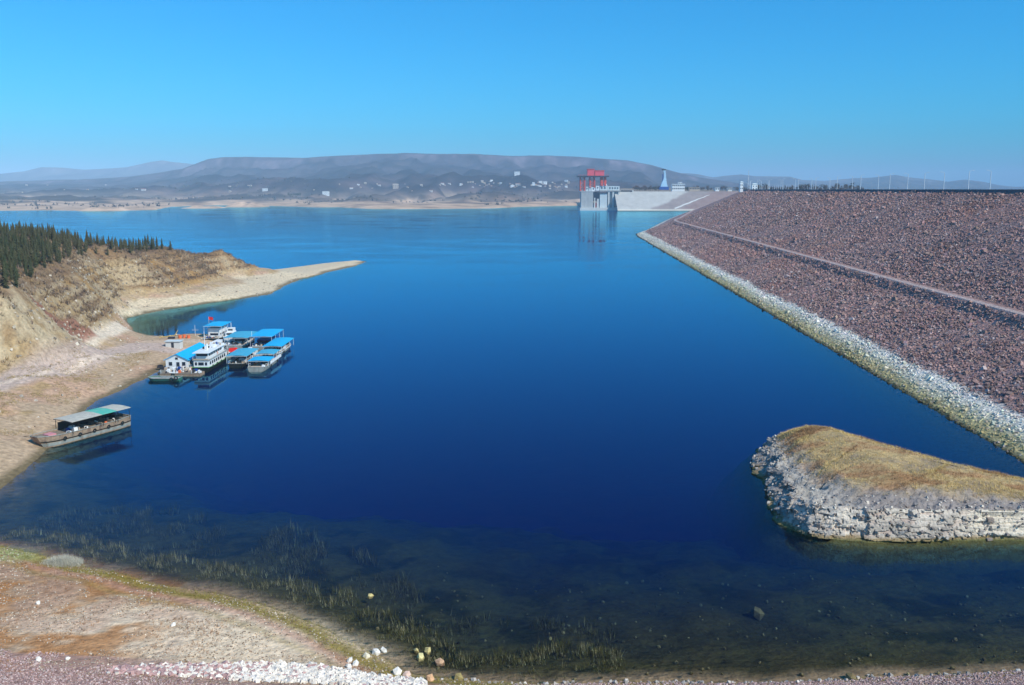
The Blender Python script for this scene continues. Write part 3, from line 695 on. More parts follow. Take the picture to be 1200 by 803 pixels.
# pink gravel on the near bank and white stones along its water's edge
n = 42000; x = rng.uniform(-58, 60, n); y = rng.uniform(73, 90, n); z, d = gzv(x, y)
k = (d > 0) & ((z > 3.3+0.9*fbm(x/4, y/4, 3, 141)) | (x > 0)); x, y, z = x[k], y[k], z[k]; n = len(x)
cc = np.array([(0.44,0.30,0.28),(0.32,0.21,0.20),(0.54,0.42,0.39)])[rng.integers(0, 3, n)]*rng.uniform(.7, 1.2, (n, 1))
tag(stones('pink_gravel', np.stack([x, y, z+.03], -1), rng.uniform(.05, .2, n), cc, M['rock'], 'cub'), 'pink crushed stone spread along the near bank', 'gravel', kind='stuff')
n = 1700; x = rng.uniform(-8, 60, n); y = rng.uniform(80, 90, n); z, d = gzv(x, y); k = (np.abs(d-0.2) < 0.45); x, y, z = x[k], y[k], z[k]; n = len(x)
cc = np.array([[0.58,0.53,0.47]])*rng.uniform(.45, 1.1, (n, 1))
tag(stones('edge_stones', np.stack([x, y, z+.08], -1), rng.uniform(.1, .55, n)**1.3, cc, M['rock'], 'cub'), 'pale stones edging the water below the pink gravel', 'stones', kind='stuff')
# stones under the shallow water
n = 420; x = rng.uniform(-20, 70, n); y = rng.uniform(84, 118, n); z, d = gzv(x, y); k = (d < -0.3); x, y, z = x[k], y[k], z[k]; n = len(x)
cc = np.array([[0.24,0.20,0.10]])*rng.uniform(.3, 1.3, (n, 1))
tag(stones('submerged_stones', np.stack([x, y, z+.1], -1), rng.uniform(.1, .6, n)**1.3, cc, M['rock'], 'ico'), 'scattered yellowish stones under the shallow water', 'stones', kind='stuff')
# single boulders
def boulder(name, px, py, size, colr, label, cat='stone', z=None, group=None, squash=0.7):
    p = W(px, py, 0.2 if z is None else z)
    if z is None:
        for _ in range(4): p = W(px, py, max(gz(p[0], p[1]), -0.3)+0.15)
    st = stones(name, np.zeros((1, 3)), np.array([size]), np.array([colr]), M['rock'], 'ico', None, (squash, 1.0))
    st.location = p; sd = st.modifiers.new('sub', 'SUBSURF'); sd.levels = 1; sd.render_levels = 1; sd.subdivision_type = 'SIMPLE'
    tag(st, label, cat, group); return st
WH = (0.78,0.74,0.66); YE = (0.56,0.46,0.20)
boulder('boulder', 45, 707, .5, WH, 'small white stone alone on reddish grass at the left')
boulder('boulder', 45, 773, .6, WH, 'larger white stone at the bottom left on pink gravel')
boulder('boulder', 79, 772, .5, WH, 'white stone just right of the larger white one on pink gravel')
boulder('boulder', 203, 732, .6, WH, 'white stone alone on the pale sand patch')
boulder('boulder', 434, 699, .8, YE, 'yellow stone poking out of the dark water alone')
for (x_, y_, s_, c_, l_) in [(410,774,.75,WH,'upper white stone of the heap by the rubble strip'),(417,778,.85,WH,'lower white stone of the heap by the rubble strip'),
    (409,781,.7,WH,'lowest white stone of the heap by the rubble strip'),(430,769,.85,(0.7,0.64,0.48),'cream stone left of the white pair at the water edge'),
    (441,765,.85,WH,'left stone of the white pair at the water edge'),(450,763,.85,WH,'right stone of the white pair at the water edge'),
    (488,763,.8,YE,'dull yellow stone left in the group in the water'),(501,764,.9,YE,'yellow stone at the right of the group in the water'),
    (493,771,.95,(0.66,0.58,0.28),'largest yellow stone of the group in the water'),(516,777,.95,(0.50,0.32,0.2),'reddish brown stone standing in the dark water'),
    (504,796,1.0,(0.60,0.36,0.2),'orange brown stone at the end of the rubble strip'),(537,794,1.1,(0.30,0.24,0.1),'olive brown boulder low in the dark water'),
    (465,788,.9,WH,'white stone in front of dark gap by the rubble end'),(477,791,.8,(0.7,0.5,0.4),'pinkish stone at the rubble end')]:
    boulder('boulder', x_, y_, s_, c_, l_)
boulder('boulder', 998, 795, 1.1, (0.22,0.17,0.08), 'brown boulder at the water edge below the island')
boulder('boulder', 888, 719, 1.5, (0.20,0.17,0.09), 'large flat stone under the dark shallow water right of centre', z=-1.5, squash=0.9)
# ------------------------------------------------------------------ pines on the left plateau
def pine_crown(seed):
    r = random.Random(seed); vs = []; fs = []
    H = 1.0; NL = 15
    for k in range(NL):
        t = k/(NL-1); z = 0.10+0.88*t; rad = 0.165*(1-t)**0.75*(0.6+0.4*min(1, t*6))*r.uniform(.8, 1.15)+0.012
        nb = 11
        for b in range(nb):
            a = 2*math.pi*(b+r.random())/nb; da = 0.34; rr = rad*r.uniform(.65, 1.3); dz = -0.045*r.uniform(.4, 1.6)
            n = len(vs)
            vs += [(0.012*math.cos(a), 0.012*math.sin(a), z+0.05), (rr*.8*math.cos(a-da), rr*.8*math.sin(a-da), z+dz*.6), (rr*math.cos(a), rr*math.sin(a), z+dz), (rr*.8*math.cos(a+da), rr*.8*math.sin(a+da), z+dz*.6+.01)]
            fs += [(n, n+1, n+2), (n, n+2, n+3)]
    me = bpy.data.meshes.new('crown'); me.from_pydata(vs, [], fs); me.materials.append(M['pine']); return me
tm = MB().tube((0,0,-.06), (0,0,.9), .017, .004, 5)
trunk_me = bpy.data.meshes.new('trunk'); trunk_me.from_pydata(tm.v, [], tm.f); trunk_me.materials.append(M['bark'])
crowns = [pine_crown(s) for s in range(7)]
front_line = [(-60,356),(0,341),(18,337),(30,330),(45,318),(62,310),(75,305),(95,300),(120,299),(150,298),(165,296),(178,294)]
cand = []
gxx, gyy = np.meshgrid(np.arange(-250, -95, 2.8), np.arange(215, 455, 3.7))
cx = (gxx+rng.uniform(-1.9, 1.9, gxx.shape)).ravel(); cy = (gyy+rng.uniform(-2.6, 2.6, gyy.shape)).ravel()
cz, cd = gzv(cx, cy)
for x, y, z in zip(cx, cy, cz):
    px, py = PX(x, y, z)
    if px < -50 or px > 182 or z < 12: continue
    lim = np.interp(px, [p[0] for p in front_line], [p[1] for p in front_line])
    if py > lim+1.0*rng.normal(): continue
    if px > 105 and rng.random() < .30: continue
    cand.append((y, x, z, px, py))
for px_, py_ in [(183,293),(188,294),(200,293.5),(170,294),(163,294),(145,296),(150,296)]:
    for Y_ in (440, 470):
        pass
ridge_x = [(200,293.2,.75),(190,293,.9),(184,293,1.05),(179,293.4,1.0),(174,293,1.25),(171,293.4,1.2),(164,294,1.0),(156,294,.8),(152,294,1.0)]
cand.sort()
print('pine candidates', len(cand))
TL = {0:'dark green pine of the plantation on the hilltop', 1:'dark pine on the crest of the hill'}
def pine(x, y, z, h, k, label, group):
    root = bpy.data.objects.new('pine_tree', None); link(root); root.location = (x, y, z); root.rotation_euler = (rng.normal(0,.02), rng.normal(0,.02), rng.uniform(0, 6.28))
    s = h; root.scale = (s*rng.uniform(.9, 1.5),)*2+(s,)
    tag(root, label, 'tree', group)
    link(bpy.data.objects.new('trunk', trunk_me), root); link(bpy.data.objects.new('crown', crowns[k % 7]), root)
for k, (px, py, s) in enumerate(ridge_x):
    p = None; best = 1e9
    for Y_ in np.arange(380, 520, 4):
        q = WY(px, py, Y_); e = abs(gz(q[0], q[1])-q[2])
        if e < best: best = e; p = q
    lab = 'last small pine at the right end of the hilltop row' if k == 0 else 'dark pine in the thin row on the hill crest'
    pine(p[0], p[1], gz(p[0], p[1])-0.1, 6.6*s, k, lab, None if k == 0 else 'pines in the row on the hill crest')
vs = []; fs = []; ncr = 0
for k, (y, x, z, px, py) in enumerate(cand):
    h = rng.uniform(3.4, 6.4)
    if k < 285: pine(x, y, z-0.1, h, k, 'dark narrow pine in the dense plantation on the hilltop', 'pines in the plantation on the hill')
    else:
        me = crowns[k % 7]; n0 = sum(len(a) for a in vs)
        a = np.empty(len(me.vertices)*3); me.vertices.foreach_get('co', a); a = a.reshape(-1, 3)*h+np.array((x, y, z))
        vs.append(a); f = np.array([tuple(p.vertices) for p in me.polygons])+n0; fs.append(f); ncr += 1
if vs:
    o = npmesh('pine_wood', np.concatenate(vs), np.concatenate(fs), M['pine']); tag(o, 'further dark pines deep in the plantation on the hill', 'trees', kind='stuff')

# boulders and slabs on the left cliff and shelf
n = 5200; cx, cy = rng.uniform(-190, -88, n*6), rng.uniform(170, 520, n*6); z, d = gzv(cx, cy)
z2, _ = gzv(cx+.8, cy); z3, _ = gzv(cx, cy+.8); sl_ = np.hypot(z2-z, z3-z)/.8
k = (d > .3) & (rng.random(len(cx)) < np.where(sl_ > 1.0, .35, np.where(z < 3.5, .05, .02))) ; cx, cy, z = cx[k][:n], cy[k][:n], z[k][:n]; n = len(cx)
cc = np.array([(0.48,0.40,0.30),(0.36,0.29,0.22),(0.56,0.48,0.38)])[rng.integers(0, 3, n)]*rng.uniform(.6, 1.15, (n, 1))
tag(stones('hill_stones', np.stack([cx, cy, z], -1), rng.uniform(.15, .9, n)**1.3, cc, M['rock'], 'cub'), 'pale broken stones scattered on the cliff and the left shore', 'stones', kind='stuff')

# ------------------------------------------------------------------ far shore, mesa and distant ranges
def far_range(name, px_list, D0, Dr, Dend, shorepx=None, nx=520, ny=120, foreland=None, seed=200, cols=None):
    pxs, pys = zip(*px_list)
    a = np.linspace(pxs[0], pxs[-1], nx); ang = (a-600)/FPX
    rid = np.interp(a, pxs, pys)
    # photograph row -> height at the ridge distance
    u = (401.5-rid)/FPX; zr = CAMZ+Dr*(-math.sin(PITCH)+u*math.cos(PITCH))/(math.cos(PITCH)+u*math.sin(PITCH))
    if shorepx: sh = np.interp(a, [p[0] for p in shorepx], [p[1] for p in shorepx])
    else: sh = np.full(nx, D0)
    q = np.concatenate([np.linspace(-.03, .5, int(ny*.5)), np.linspace(.5, 1.0, int(ny*.4))[1:], np.linspace(1.0, 1.0+(Dend-Dr)/(Dr-D0), int(ny*.15))[1:]])
    A, Q = np.meshgrid(np.arange(nx), q, indexing='ij')
    Yv = sh[A]+(Dr-sh[A])*Q; Xv = ang[A]*Yv*1.0/(math.cos(PITCH))  # columns fan out from the viewpoint only in spacing
    Xv = ang[A]*Yv*math.cos(PITCH)+ang[A]*0+ang[A]*(CAMZ*0)
    g = np.interp(Q, *zip(*(foreland or [(-.03,-.03),(0,0),(.012,.02),(.06,.03),(.2,.07),(.38,.14),(.55,.25),(.72,.47),(.84,.60),(.93,.74),(.955,.97),(1,1),(1.6,.85),(3,.6)])))
    dn = fbm(Xv/900, Yv/700, 5, seed); dn2 = fbm(Xv/260, Yv/260, 4, seed+5)
    gully = np.abs(fbm(Xv/330, Yv/900, 4, seed+9))
    amp = smooth(0.02, .4, Q)*(1-smooth(.93, 1.0, Q))
    Zv = zr[A]*g+amp*zr[A]*(0.14*dn+0.10*dn2+0.42*(0.25-gully))+amp*9*fbm(Xv/70, Yv/110, 3, seed+31)
    Zv += smooth(0, .05, Q)*(1-smooth(.5,.9,Q))*(6*dn2+3*fbm(Xv/80, Yv/80, 3, seed+3))
    Zv += (Q > .97)*fbm(Xv/150, Yv/150, 3, seed+21)*2.5
    los = CAMZ+(zr[A]-CAMZ)*Yv/Dr-5-10*(1-Q); Zv = np.where(Q < .985, np.minimum(Zv, los), Zv)
    Zv = np.where(Q < 0, Q*300, np.maximum(Zv, 0.6+60*Q*(Q<.05)))
    c = np.zeros(Xv.shape+(3,))+np.array((0.17,0.125,0.095))
    c = mixc(c, (0.07,0.055,0.04), smooth(0, .25, dn2)*.85)
    c = mixc(c, (0.26,0.17,0.12), smooth(.05, .3, fbm(Xv/140, Yv/200, 4, seed+41))*(1-smooth(.4,.8,Q))*.8)
    c = mixc(c, (0.30,0.22,0.15), smooth(.1, .35, -dn2+0.4*dn)*(1-smooth(.3, .8, Q))*.8)
    c = mixc(c, (0.24,0.19,0.17), smooth(.80, .9, Q)*.5)
    c = mixc(c, (0.045,0.035,0.03), (1-smooth(.0, .12, gully))*amp*.8)
    c = mixc(c, (0.42,0.33,0.28), smooth(.93,.945,Q)*(1-smooth(.965,.98,Q))*smooth(-.1,.3,fbm(Xv/90, Yv/900, 3, seed+61))*.9)
    c = mixc(c, (0.52,0.35,0.23), (1-smooth(6, 15, Zv+12*fbm(Xv/120, Yv/120, 3, seed+51)))*.95)
    c = c*(1-smooth(16, 60, Zv)[..., None]*np.array((.62,.64,.52))) if shorepx else c*0.45
    o = npmesh(name, np.stack([Xv, Yv, Zv], -1).reshape(-1, 3), gridfaces(*Xv.shape), M['farland'], c.reshape(-1, 3), True)
    return struct(o), (a, q, Xv, Yv, Zv)
mesa, MS = far_range('far_hills', [(-420,214),(-200,214),(0,213),(60,211),(110,210),(150,207.5),(185,203),(215,198),(236,190),(246,186.5),(262,184.5),(290,184),(360,185),(395,183),(440,180.5),(480,180),
    (560,181),(600,183),(640,182),(680,184),(715,187),(735,188),(760,193),(785,200),(800,204),(825,209),(860,214),(900,218),(1000,221)],
    2400, 6500, 9000, [(-420,2260),(0,2120),(60,2160),(100,2090),(130,2100),(180,2200),(200,2620),(255,2860),(290,2820),(330,2700),(372,2520),(395,2560),(430,2330),(470,2300),(520,2330),(575,2380),(610,2600),(680,2800),(760,2480),(1000,2480)])
r2, _ = far_range('distant_hills', [(640,216),(740,212),(770,206),(800,203),(815,204),(835,208),(850,206),(868,204.5),(885,206.5),(905,207),(925,207),(940,211),(965,212),(1000,209),(1020,208.5),(1048,205),(1065,208),(1095,211),(1110,213),(1130,210.5),(1150,213),(1170,217),(1190,219),(1300,218),(1450,214)],
    7200, 10500, 14000, nx=360, ny=60, seed=300, foreland=[(-.03,-.03),(0,0.02),(.5,.3),(.8,.7),(1,1),(1.6,.8),(3,.5)])
r3, _ = far_range('faint_mountains', [(-400,206),(-100,208),(0,204),(30,201),(50,196),(75,196.5),(100,199),(130,197.5),(150,196),(165,193),(178,190),(192,188),(205,190),(225,192),(245,195),(300,203),(400,212)],
    9500, 12000, 14000, nx=240, ny=40, seed=400, foreland=[(-.03,-.03),(0,0.02),(.5,.3),(.8,.7),(1,1),(1.6,.8),(3,.5)])
k_ = rng.choice(np.nonzero(((MS[1] > .02) & (MS[1] < .62)))[0], 5000); j_ = rng.integers(0, len(MS[0])-1, 5000)
P = np.stack([MS[2][j_, k_], MS[3][j_, k_], MS[4][j_, k_]-1], -1)
P[:, 0] += rng.normal(0, 9, 5000); P = P[fbm(P[:, 0]/300, P[:, 1]/300, 4, 171) > 0.02]; nk = len(P)
tag(tufts('far_trees', P, rng.uniform(4, 9, nk), np.array([[0.10,0.085,0.06]])*rng.uniform(.6, 1.5, (nk, 1)), 5, .8, .7), 'bare trees and hedges scattered over the far shore', 'trees', kind='stuff')
def far_at(px, py):
    """first point of the far land seen at this pixel"""
    a, q, Xv, Yv, Zv = MS; j = int(np.clip(np.searchsorted(a, px), 1, len(a)-1))
    f = Yv[j]*math.cos(PITCH)-(Zv[j]-CAMZ)*math.sin(PITCH); u = Yv[j]*math.sin(PITCH)+(Zv[j]-CAMZ)*math.cos(PITCH)
    rows_ = 401.5-FPX*u/f
    k = np.nonzero((rows_ <= py) & (q > 0.005))[0]; k = k[0] if len(k) else 30
    return float(Xv[j, k]), float(Yv[j, k]), float(Zv[j, k])
# low islets off the far shore
def islet(name, px0, px1, py, hgt, seed):
    x0, y0, _ = W(px0, py, 0); x1 = W(px1, py, 0)[0]; nx, ny = 60, 14
    u, v = np.meshgrid(np.linspace(0, 1, nx), np.linspace(-1, 1, ny), indexing='ij')
    prof_ = np.clip(np.sin(math.pi*u)**.6, 0, 1)*(0.6+0.5*vnoise(u*6, u*0, seed)); z = -2+(hgt+2)*prof_*(1-np.abs(v)**2.2)+1.0*fbm(u*9, v*2, 3, seed)
    xx = x0+(x1-x0)*u; yy = y0+60+v*70
    c = np.zeros(xx.shape+(3,))+np.array((0.54,0.36,0.24)); c = mixc(c, (0.22,0.16,0.11), smooth(0, .4, fbm(xx/15, yy/15, 3, seed)+.1)*(z > hgt*.5)*.6)
    return struct(npmesh(name, np.stack([xx, yy, z], -1).reshape(-1, 3), gridfaces(nx, ny), M['farland'], c.reshape(-1, 3), True))
islet('islet', 205, 254, 244.5, 8, 3); islet('islet', 260, 306, 243, 16, 5); islet('islet', 85, 140, 247.5, 10, 8)

# village on the far shore
def house_mesh(wd, dp, h, rf, roofm, wallm):
    root_w = MB().box(-wd/2, -dp/2, -4, wd/2, dp/2, h); me = bpy.data.meshes.new('village_house')
    rb = MB(); rb.v = list(root_w.v); rb.f = list(root_w.f); nwall = len(rb.f)
    o_ = .5; rb.add([(-wd/2-o_,-dp/2-o_,h),(wd/2+o_,-dp/2-o_,h),(wd/2+o_,dp/2+o_,h),(-wd/2-o_,dp/2+o_,h),(-wd/2-o_,0,h+rf),(wd/2+o_,0,h+rf)], [(0,1,5,4),(2,3,4,5),(0,4,3),(1,2,5),(0,3,2,1)])
    nroof = len(rb.f)
    nwin = max(2, int(wd/4))
    for i in range(nwin):
        for st in range(max(1, int(h//3.2))):
            x = -wd/2+(i+.5)*wd/nwin; z = 1+st*3.1; rb.box(x-.6, -dp/2-.06, z, x+.6, -dp/2+.02, z+1.4)
    me.from_pydata(rb.v, [], rb.f); me.materials.append(wallm); me.materials.append(roofm); me.materials.append(M['glass'])
    for i, p in enumerate(me.polygons): p.material_index = 0 if i < nwall else (1 if i < nroof else 2)
    return me
hm = [house_mesh(12, 9, 7, 2.2, M['tan'], M['tan']), house_mesh(16, 9, 5, 2.2, M['brick'], M['paleconc']), house_mesh(20, 10, 10, 1, M['paleconc'], M['white']), house_mesh(11, 8, 4, 2, M['brick'], M['tan'])]
for k in range(96):
    if k < 70: px = rng.uniform(512, 668); py = rng.uniform(215, 221)+rng.normal()*.5
    elif k < 84: px = rng.uniform(330, 520); py = rng.uniform(217, 226)
    else: px = rng.uniform(20, 330); py = rng.uniform(217, 232)
    x, y, z = far_at(px, py)
    lab, g = [('pale house of the village at the foot of the far hills', 'houses of the far village'), ('pale farmhouse on the middle slopes across the water', 'farmhouses left of the far village'), ('small pale house on the far left shore', 'houses on the far left shore')][0 if k < 70 else (1 if k < 84 else 2)]
    o = link(bpy.data.objects.new('village_house', hm[rng.integers(0, 4)])); o.location = (x, y, z); o.rotation_euler = (0, 0, rng.normal(0, .3)); s_ = rng.uniform(.45, .95); o.scale = (s_, s_, s_)
    tag(o, lab, 'house', g)
def far_house(px, py, me, sc_, label):
    x, y, z = far_at(px, py); o = link(bpy.data.objects.new('lakeside_house', me)); o.location = (x, y, z); o.scale = (sc_,)*3; return tag(o, label, 'house')
far_house(379, 231, hm[2], 1.35, 'white building right of dark trees on the far shore')
far_house(463, 222.5, hm[0], 1.9, 'large pale house standing on the slope left of the far village')
far_house(308, 225, hm[2], 1.0, 'white house on the slope above the far inlet')
far_house(168, 225, hm[1], 1.2, 'white house alone on the far left slope')
far_house(604, 206, hm[2], 1.3, 'white building high on the slope above the village')

# broadleaf trees, used on the far shore and on the abutment
def crown_blob(seed, n=420):
    r = np.random.default_rng(seed); cs = r.normal(0, .34, (9, 3))*np.array((1, 1, .7)); P = cs[r.integers(0, 9, n)]+r.normal(0, .17, (n, 3)); 
    s = r.uniform(.06, .13, n); d1 = r.normal(size=(n, 3)); d1 /= np.linalg.norm(d1, axis=1)[:, None]; d2 = r.normal(size=(n, 3)); d2 /= np.linalg.norm(d2, axis=1)[:, None]
    v = np.stack([P-d1*s[:, None], P+d1*s[:, None], P+d2*s[:, None]*1.4], 1).reshape(-1, 3)+np.array((0, 0, 1.25))
    me = bpy.data.meshes.new('crown'); me.from_pydata([tuple(p) for p in v], [], [(3*i, 3*i+1, 3*i+2) for i in range(n)]); return me
bare = [crown_blob(s) for s in (1, 2, 3)]; 
for me in bare: me.materials.append(M['scrubtree'])
green = [crown_blob(s) for s in (4, 5)]
for me in green: me.materials.append(M['pine'])
tmb = MB().tube((0,0,-.2), (0,0,1.1), .05, .03, 5)
for a in range(4): tmb.tube((0,0,.6+a*.12), (.35*math.cos(a*1.7), .35*math.sin(a*1.7), 1.2+a*.08), .025, .01, 4)
tt_me = bpy.data.meshes.new('trunk'); tt_me.from_pydata(tmb.v, [], tmb.f); tt_me.materials.append(M['bark'])
def tree(loc, s, me, label, group=None):
    r_ = bpy.data.objects.new('broadleaf_tree', None); link(r_); r_.location = loc; r_.scale = (s,)*3; r_.rotation_euler = (0, 0, rng.uniform(0, 6)); tag(r_, label, 'tree', group)
    link(bpy.data.objects.new('trunk', tt_me), r_); link(bpy.data.objects.new('crown', me), r_)
for k in range(7):
    x, y, z = far_at(337+k*2.3, 231); tree((x, y, z), rng.uniform(7, 9), green[k % 2], 'dark tree of the clump on the far shore', 'dark trees on the far shore')
# ------------------------------------------------------------------ far abutment, intake tower, monument, buildings
def abz(x, y):  # sloped revetment of the far bank
    return None
y0 = 2085.0; xa = WY(724,246,y0)[0]; xb = 560.0
nx, ny = 150, 30
u, v = np.meshgrid(np.linspace(0, 1, nx), np.concatenate([np.linspace(-.12, 1, 20), np.linspace(1.05, 8, 10)]), indexing='ij')
xx = xa+(xb-xa)*u; toeY = y0+0*u; ZT = 45.0
zz = np.where(v < 1, v*ZT, ZT+1.2*(v-1)+3*fbm(xx/60, v*2, 3, 5)*smooth(1.1, 2, v))
zz = np.where((v < 1), np.minimum(v*1.02, 1)*ZT, zz)
yy = toeY+np.where(v < 1, v*80, 80+(v-1)*120)
xx = xx+(-30)*(v-0)*0*u
lx = (xx-xa)/(xb-xa)
c = np.zeros(xx.shape+(3,))+np.array((0.46,0.44,0.40))
# boundary between concrete facing and rubble runs up to the right
bnd = xa+78+zz*2.1
c = mixc(c, (0.29,0.24,0.22), smooth(-6, 6, xx-bnd-20*fbm(xx/40, zz/10, 2, 6)))
c = mixc(c, (0.27,0.19,0.17), smooth(-6, 10, xx-bnd-60))
c = mixc(c, (0.66,0.62,0.52), (1-smooth(3.5, 5.5, zz)))
c = mixc(c, (0.05,0.05,0.03), (1-smooth(0, 1.2, zz)))
c = mixc(c, (0.24,0.18,0.12), (v > 1.02)*1.0)
struct(npmesh('far_bank', np.stack([xx, yy, zz], -1).reshape(-1, 3), gridfaces(*xx.shape), mat('revetment', rough=.95, var=.12, scale=.06, bump=.3, bscale=.3, attr=True, dist=.5, spec=.1), c.reshape(-1, 3), False))
# diagonal access road up the rubble slope
def on_bank(px, py):
    best = None; be = 1e9
    for Y_ in np.arange(2060, 2190, 2.0):
        p = WY(px, py, Y_); uu = (p[0]-xa)/(xb-xa); ty = y0; zt = np.clip((Y_-ty)/80, 0, 1)*ZT; e = abs(zt-p[2])
        if e < be: be = e; best = (p[0], Y_, zt)
    return best
def bank_road(name, a, b, wd):
    A = on_bank(*a); B = on_bank(*b); mb = MB(); n = 12; ring_ = []
    for k in range(n+1):
        t = k/n; px = a[0]+(b[0]-a[0])*t; py = a[1]+(b[1]-a[1])*t; p = on_bank(px, py)
        ring_.append([(p[0]-wd*.2, p[1]-3.0, p[2]-1.4+.5), (p[0]+wd*.2, p[1]-3.0, p[2]-1.4+.5), (p[0]+wd*.3, p[1]+1, p[2]+.9), (p[0]-wd*.3, p[1]+1, p[2]+.9)])
    mb.loft(ring_); return struct(mb.build(name, M['paleconc']))
bank_road('bank_road', (791,244.5), (831,228), 6); bank_road('bank_road', (849,233.5), (857,228.5), 6)

YT = 2150.0
S_ = YT/FPX/ (math.cos(PITCH)**2) if False else WY(601, 230, YT)[0]-WY(600, 230, YT)[0]
def TX(px): return WY(px, 235, YT)[0]
def TZ(py): return WY(600, py, YT)[2]
tower = empty('intake_tower', (TX(700), YT, 0), 'concrete intake tower rising from the water with a red gantry on top', 'tower')
def tb(name, m, boxes, parent=tower, bevel=0):
    mb = MB()
    for (a, b, c_, d_, ya, yb) in boxes:   # px0, px1, py_top, py_bot, depth from front
        mb.box(TX(a)-TX(700), ya, TZ(d_), TX(b)-TX(700), yb, TZ(c_))
    return mb.build(name, m, parent)
tb('plinth', M['paleconc'], [(679.5,729,243.5,250,-9,40)])
tb('left_block', M['concrete'], [(681,695,224.6,243.6,0,32)])
tb('ledge', M['paleconc'], [(680,696,223.9,224.6,-1,33)])
tb('recess_wall', M['darksteel'], [(695,703,225.2,236,9,32)])  # shade inside the opening painted as a near-black back wall
tb('pier', M['paleconc'], [(696.6,697.8,232,243.6,4,12)]); tb('pier', M['paleconc'], [(699.8,702.3,233,243.6,3,12)])
tb('gate_guide', M['redsteel'], [(698.1,699.5,238,243.4,6,9)])
tb('middle_block', M['wallblue'], [(703,711.5,226.9,243.6,1,32)])
tb('ledge', M['darksteel'], [(702.6,712,225.9,226.7,-1,33)])
tb('lower_wall', M['concrete'], [(711.5,726,225,241.5,6,32)])
for a in (712.5, 717.6, 724.4): tb('pier', M['paleconc'], [(a,a+1.8,224.4,243.6,0,8)])
tb('deck_slab', M['concrete'], [(702.6,727.5,223.0,224.3,-1.5,34)])
tb('upper_house', M['wallblue'], [(703,712,217.6,222.9,3,18)])
tb('upper_house', M['wallblue'], [(712.3,726,218.2,222.9,4,18)])
for a in (714,717,720,723): tb('window', M['glass'], [(a,a+1.4,219.6,221.4,3.4,4.2)])
for a in (704.5,708): tb('window', M['glass'], [(a,a+1.5,219.4,221.2,2.4,3.2)])
dm = MB()
for k in range(7):
    pass
rr_ = [[((TX(708.2)-TX(700))+7*math.cos(a)*math.cos(e), 10+7*math.sin(a)*math.cos(e), TZ(217.5)+6*math.sin(e)) for a in np.linspace(0, 2*math.pi, 12, endpoint=False)] for e in np.linspace(0, 1.4, 6)]
dm.loft(rr_).build('dome', M['white'], tower, sm=True)
for (a, b, t_, bt) in [(686.3,689.3,219,224),(690,692.5,217.8,224),(693,697.5,219.4,224),(698.3,702.3,218,223.5)]:
    hb = tb('roof_house', M['white'] if a > 692 else M['wallblue'], [(a,b,t_,bt,2,14)])
    tb('window', M['glass'], [((a+b)/2-.6,(a+b)/2+.6,t_+1.3,t_+2.8,1.4,2.2)], hb)
# gantry: deck, lattice legs, two machinery houses
tb('gantry_deck', M['darksteel'], [(676.8,713,206.1,207.6,-4,34)])
for (a, b, bt) in [(679.8,685.5,224),(691,697,220),(704,706.2,218),(708.4,710,217.6)]:
    mb = MB()
    for xx_ in (a+.3, b-.3):
        for yy_ in (2, 26): mb.box(TX(xx_)-TX(700)-1.1, yy_-1.1, TZ(bt), TX(xx_)-TX(700)+1.1, yy_+1.1, TZ(207.6))
    n = 4; z0_, z1_ = TZ(bt), TZ(207.6)
    for k in range(n):
        za = z0_+(z1_-z0_)*k/n; zb = z0_+(z1_-z0_)*(k+1)/n; xa_, xb_ = TX(a+.3)-TX(700), TX(b-.3)-TX(700)
        for yy_ in (2, 26): mb.tube((xa_,yy_,za),(xb_,yy_,zb),.4); mb.tube((xa_,yy_,zb),(xb_,yy_,zb),.4)
    for q_ in (a+.3, b-.3):
        for k in range(n+1): mb.tube((TX(q_)-TX(700), 2, z0_+(z1_-z0_)*k/n), (TX(q_)-TX(700), 26, z0_+(z1_-z0_)*k/n), .55)
    mb.build('gantry_leg', M['redsteel'], tower)
tb('machinery_house', M['redbox'], [(688,696,198.6,206,0,24)]); tb('machinery_house', M['redbox'], [(697,707.6,200.3,206,2,22)])
tb('machinery_roof', M['redsteel'], [(687.5,696.5,198,198.5,-1,25)]); tb('machinery_roof', M['redsteel'], [(696.7,708.2,199.7,200.2,1,23)])
mb = MB()
for a in np.arange(677, 713, 3): mb.tube((TX(a)-TX(700), -3.6, TZ(206.1)), (TX(a)-TX(700), -3.6, TZ(205.2)), .2, n=4)
mb.tube((TX(677)-TX(700), -3.6, TZ(205.2)), (TX(713)-TX(700), -3.6, TZ(205.2)), .2, n=4); mb.build('railing', M['redsteel'], tower)
# access bridge to the bank
br = empty('access_bridge', (TX(728), YT+12, 0), 'thin bridge joining the intake tower to the bank', 'bridge')
def bb(name, m, boxes):
    mb = MB()
    for (a, b, c_, d_, ya, yb) in boxes: mb.box(TX(a)-TX(728), ya, TZ(d_), TX(b)-TX(728), yb, TZ(c_))
    return mb.build(name, m, br)
bb('bridge_deck', M['darksteel'], [(727.6,742,223.3,224.5,0,8)])
bb('abutment_wall', M['paleconc'], [(741.2,743,223.2,234,-2,12)])
mb = MB(); x0_, x1_ = TX(737.5)-TX(728), TX(741.1)-TX(728); mb.hexa([(x0_,0,TZ(228)),(x1_,0,TZ(232)),(x1_,8,TZ(232)),(x0_,8,TZ(228))], [(x0_+3,0,TZ(224.6)),(x1_,0,TZ(224.6)),(x1_,8,TZ(224.6)),(x0_+3,8,TZ(224.6))]); mb.build('bracket', M['darksteel'], br)
mb = MB()
for a in np.arange(728, 742, 1.5): mb.tube((TX(a)-TX(728), .2, TZ(223.3)), (TX(a)-TX(728), .2, TZ(222.6)), .12, n=4)
mb.tube((0, .2, TZ(222.6)), (TX(742)-TX(728), .2, TZ(222.6)), .12, n=4); mb.build('railing', M['galv'], br)
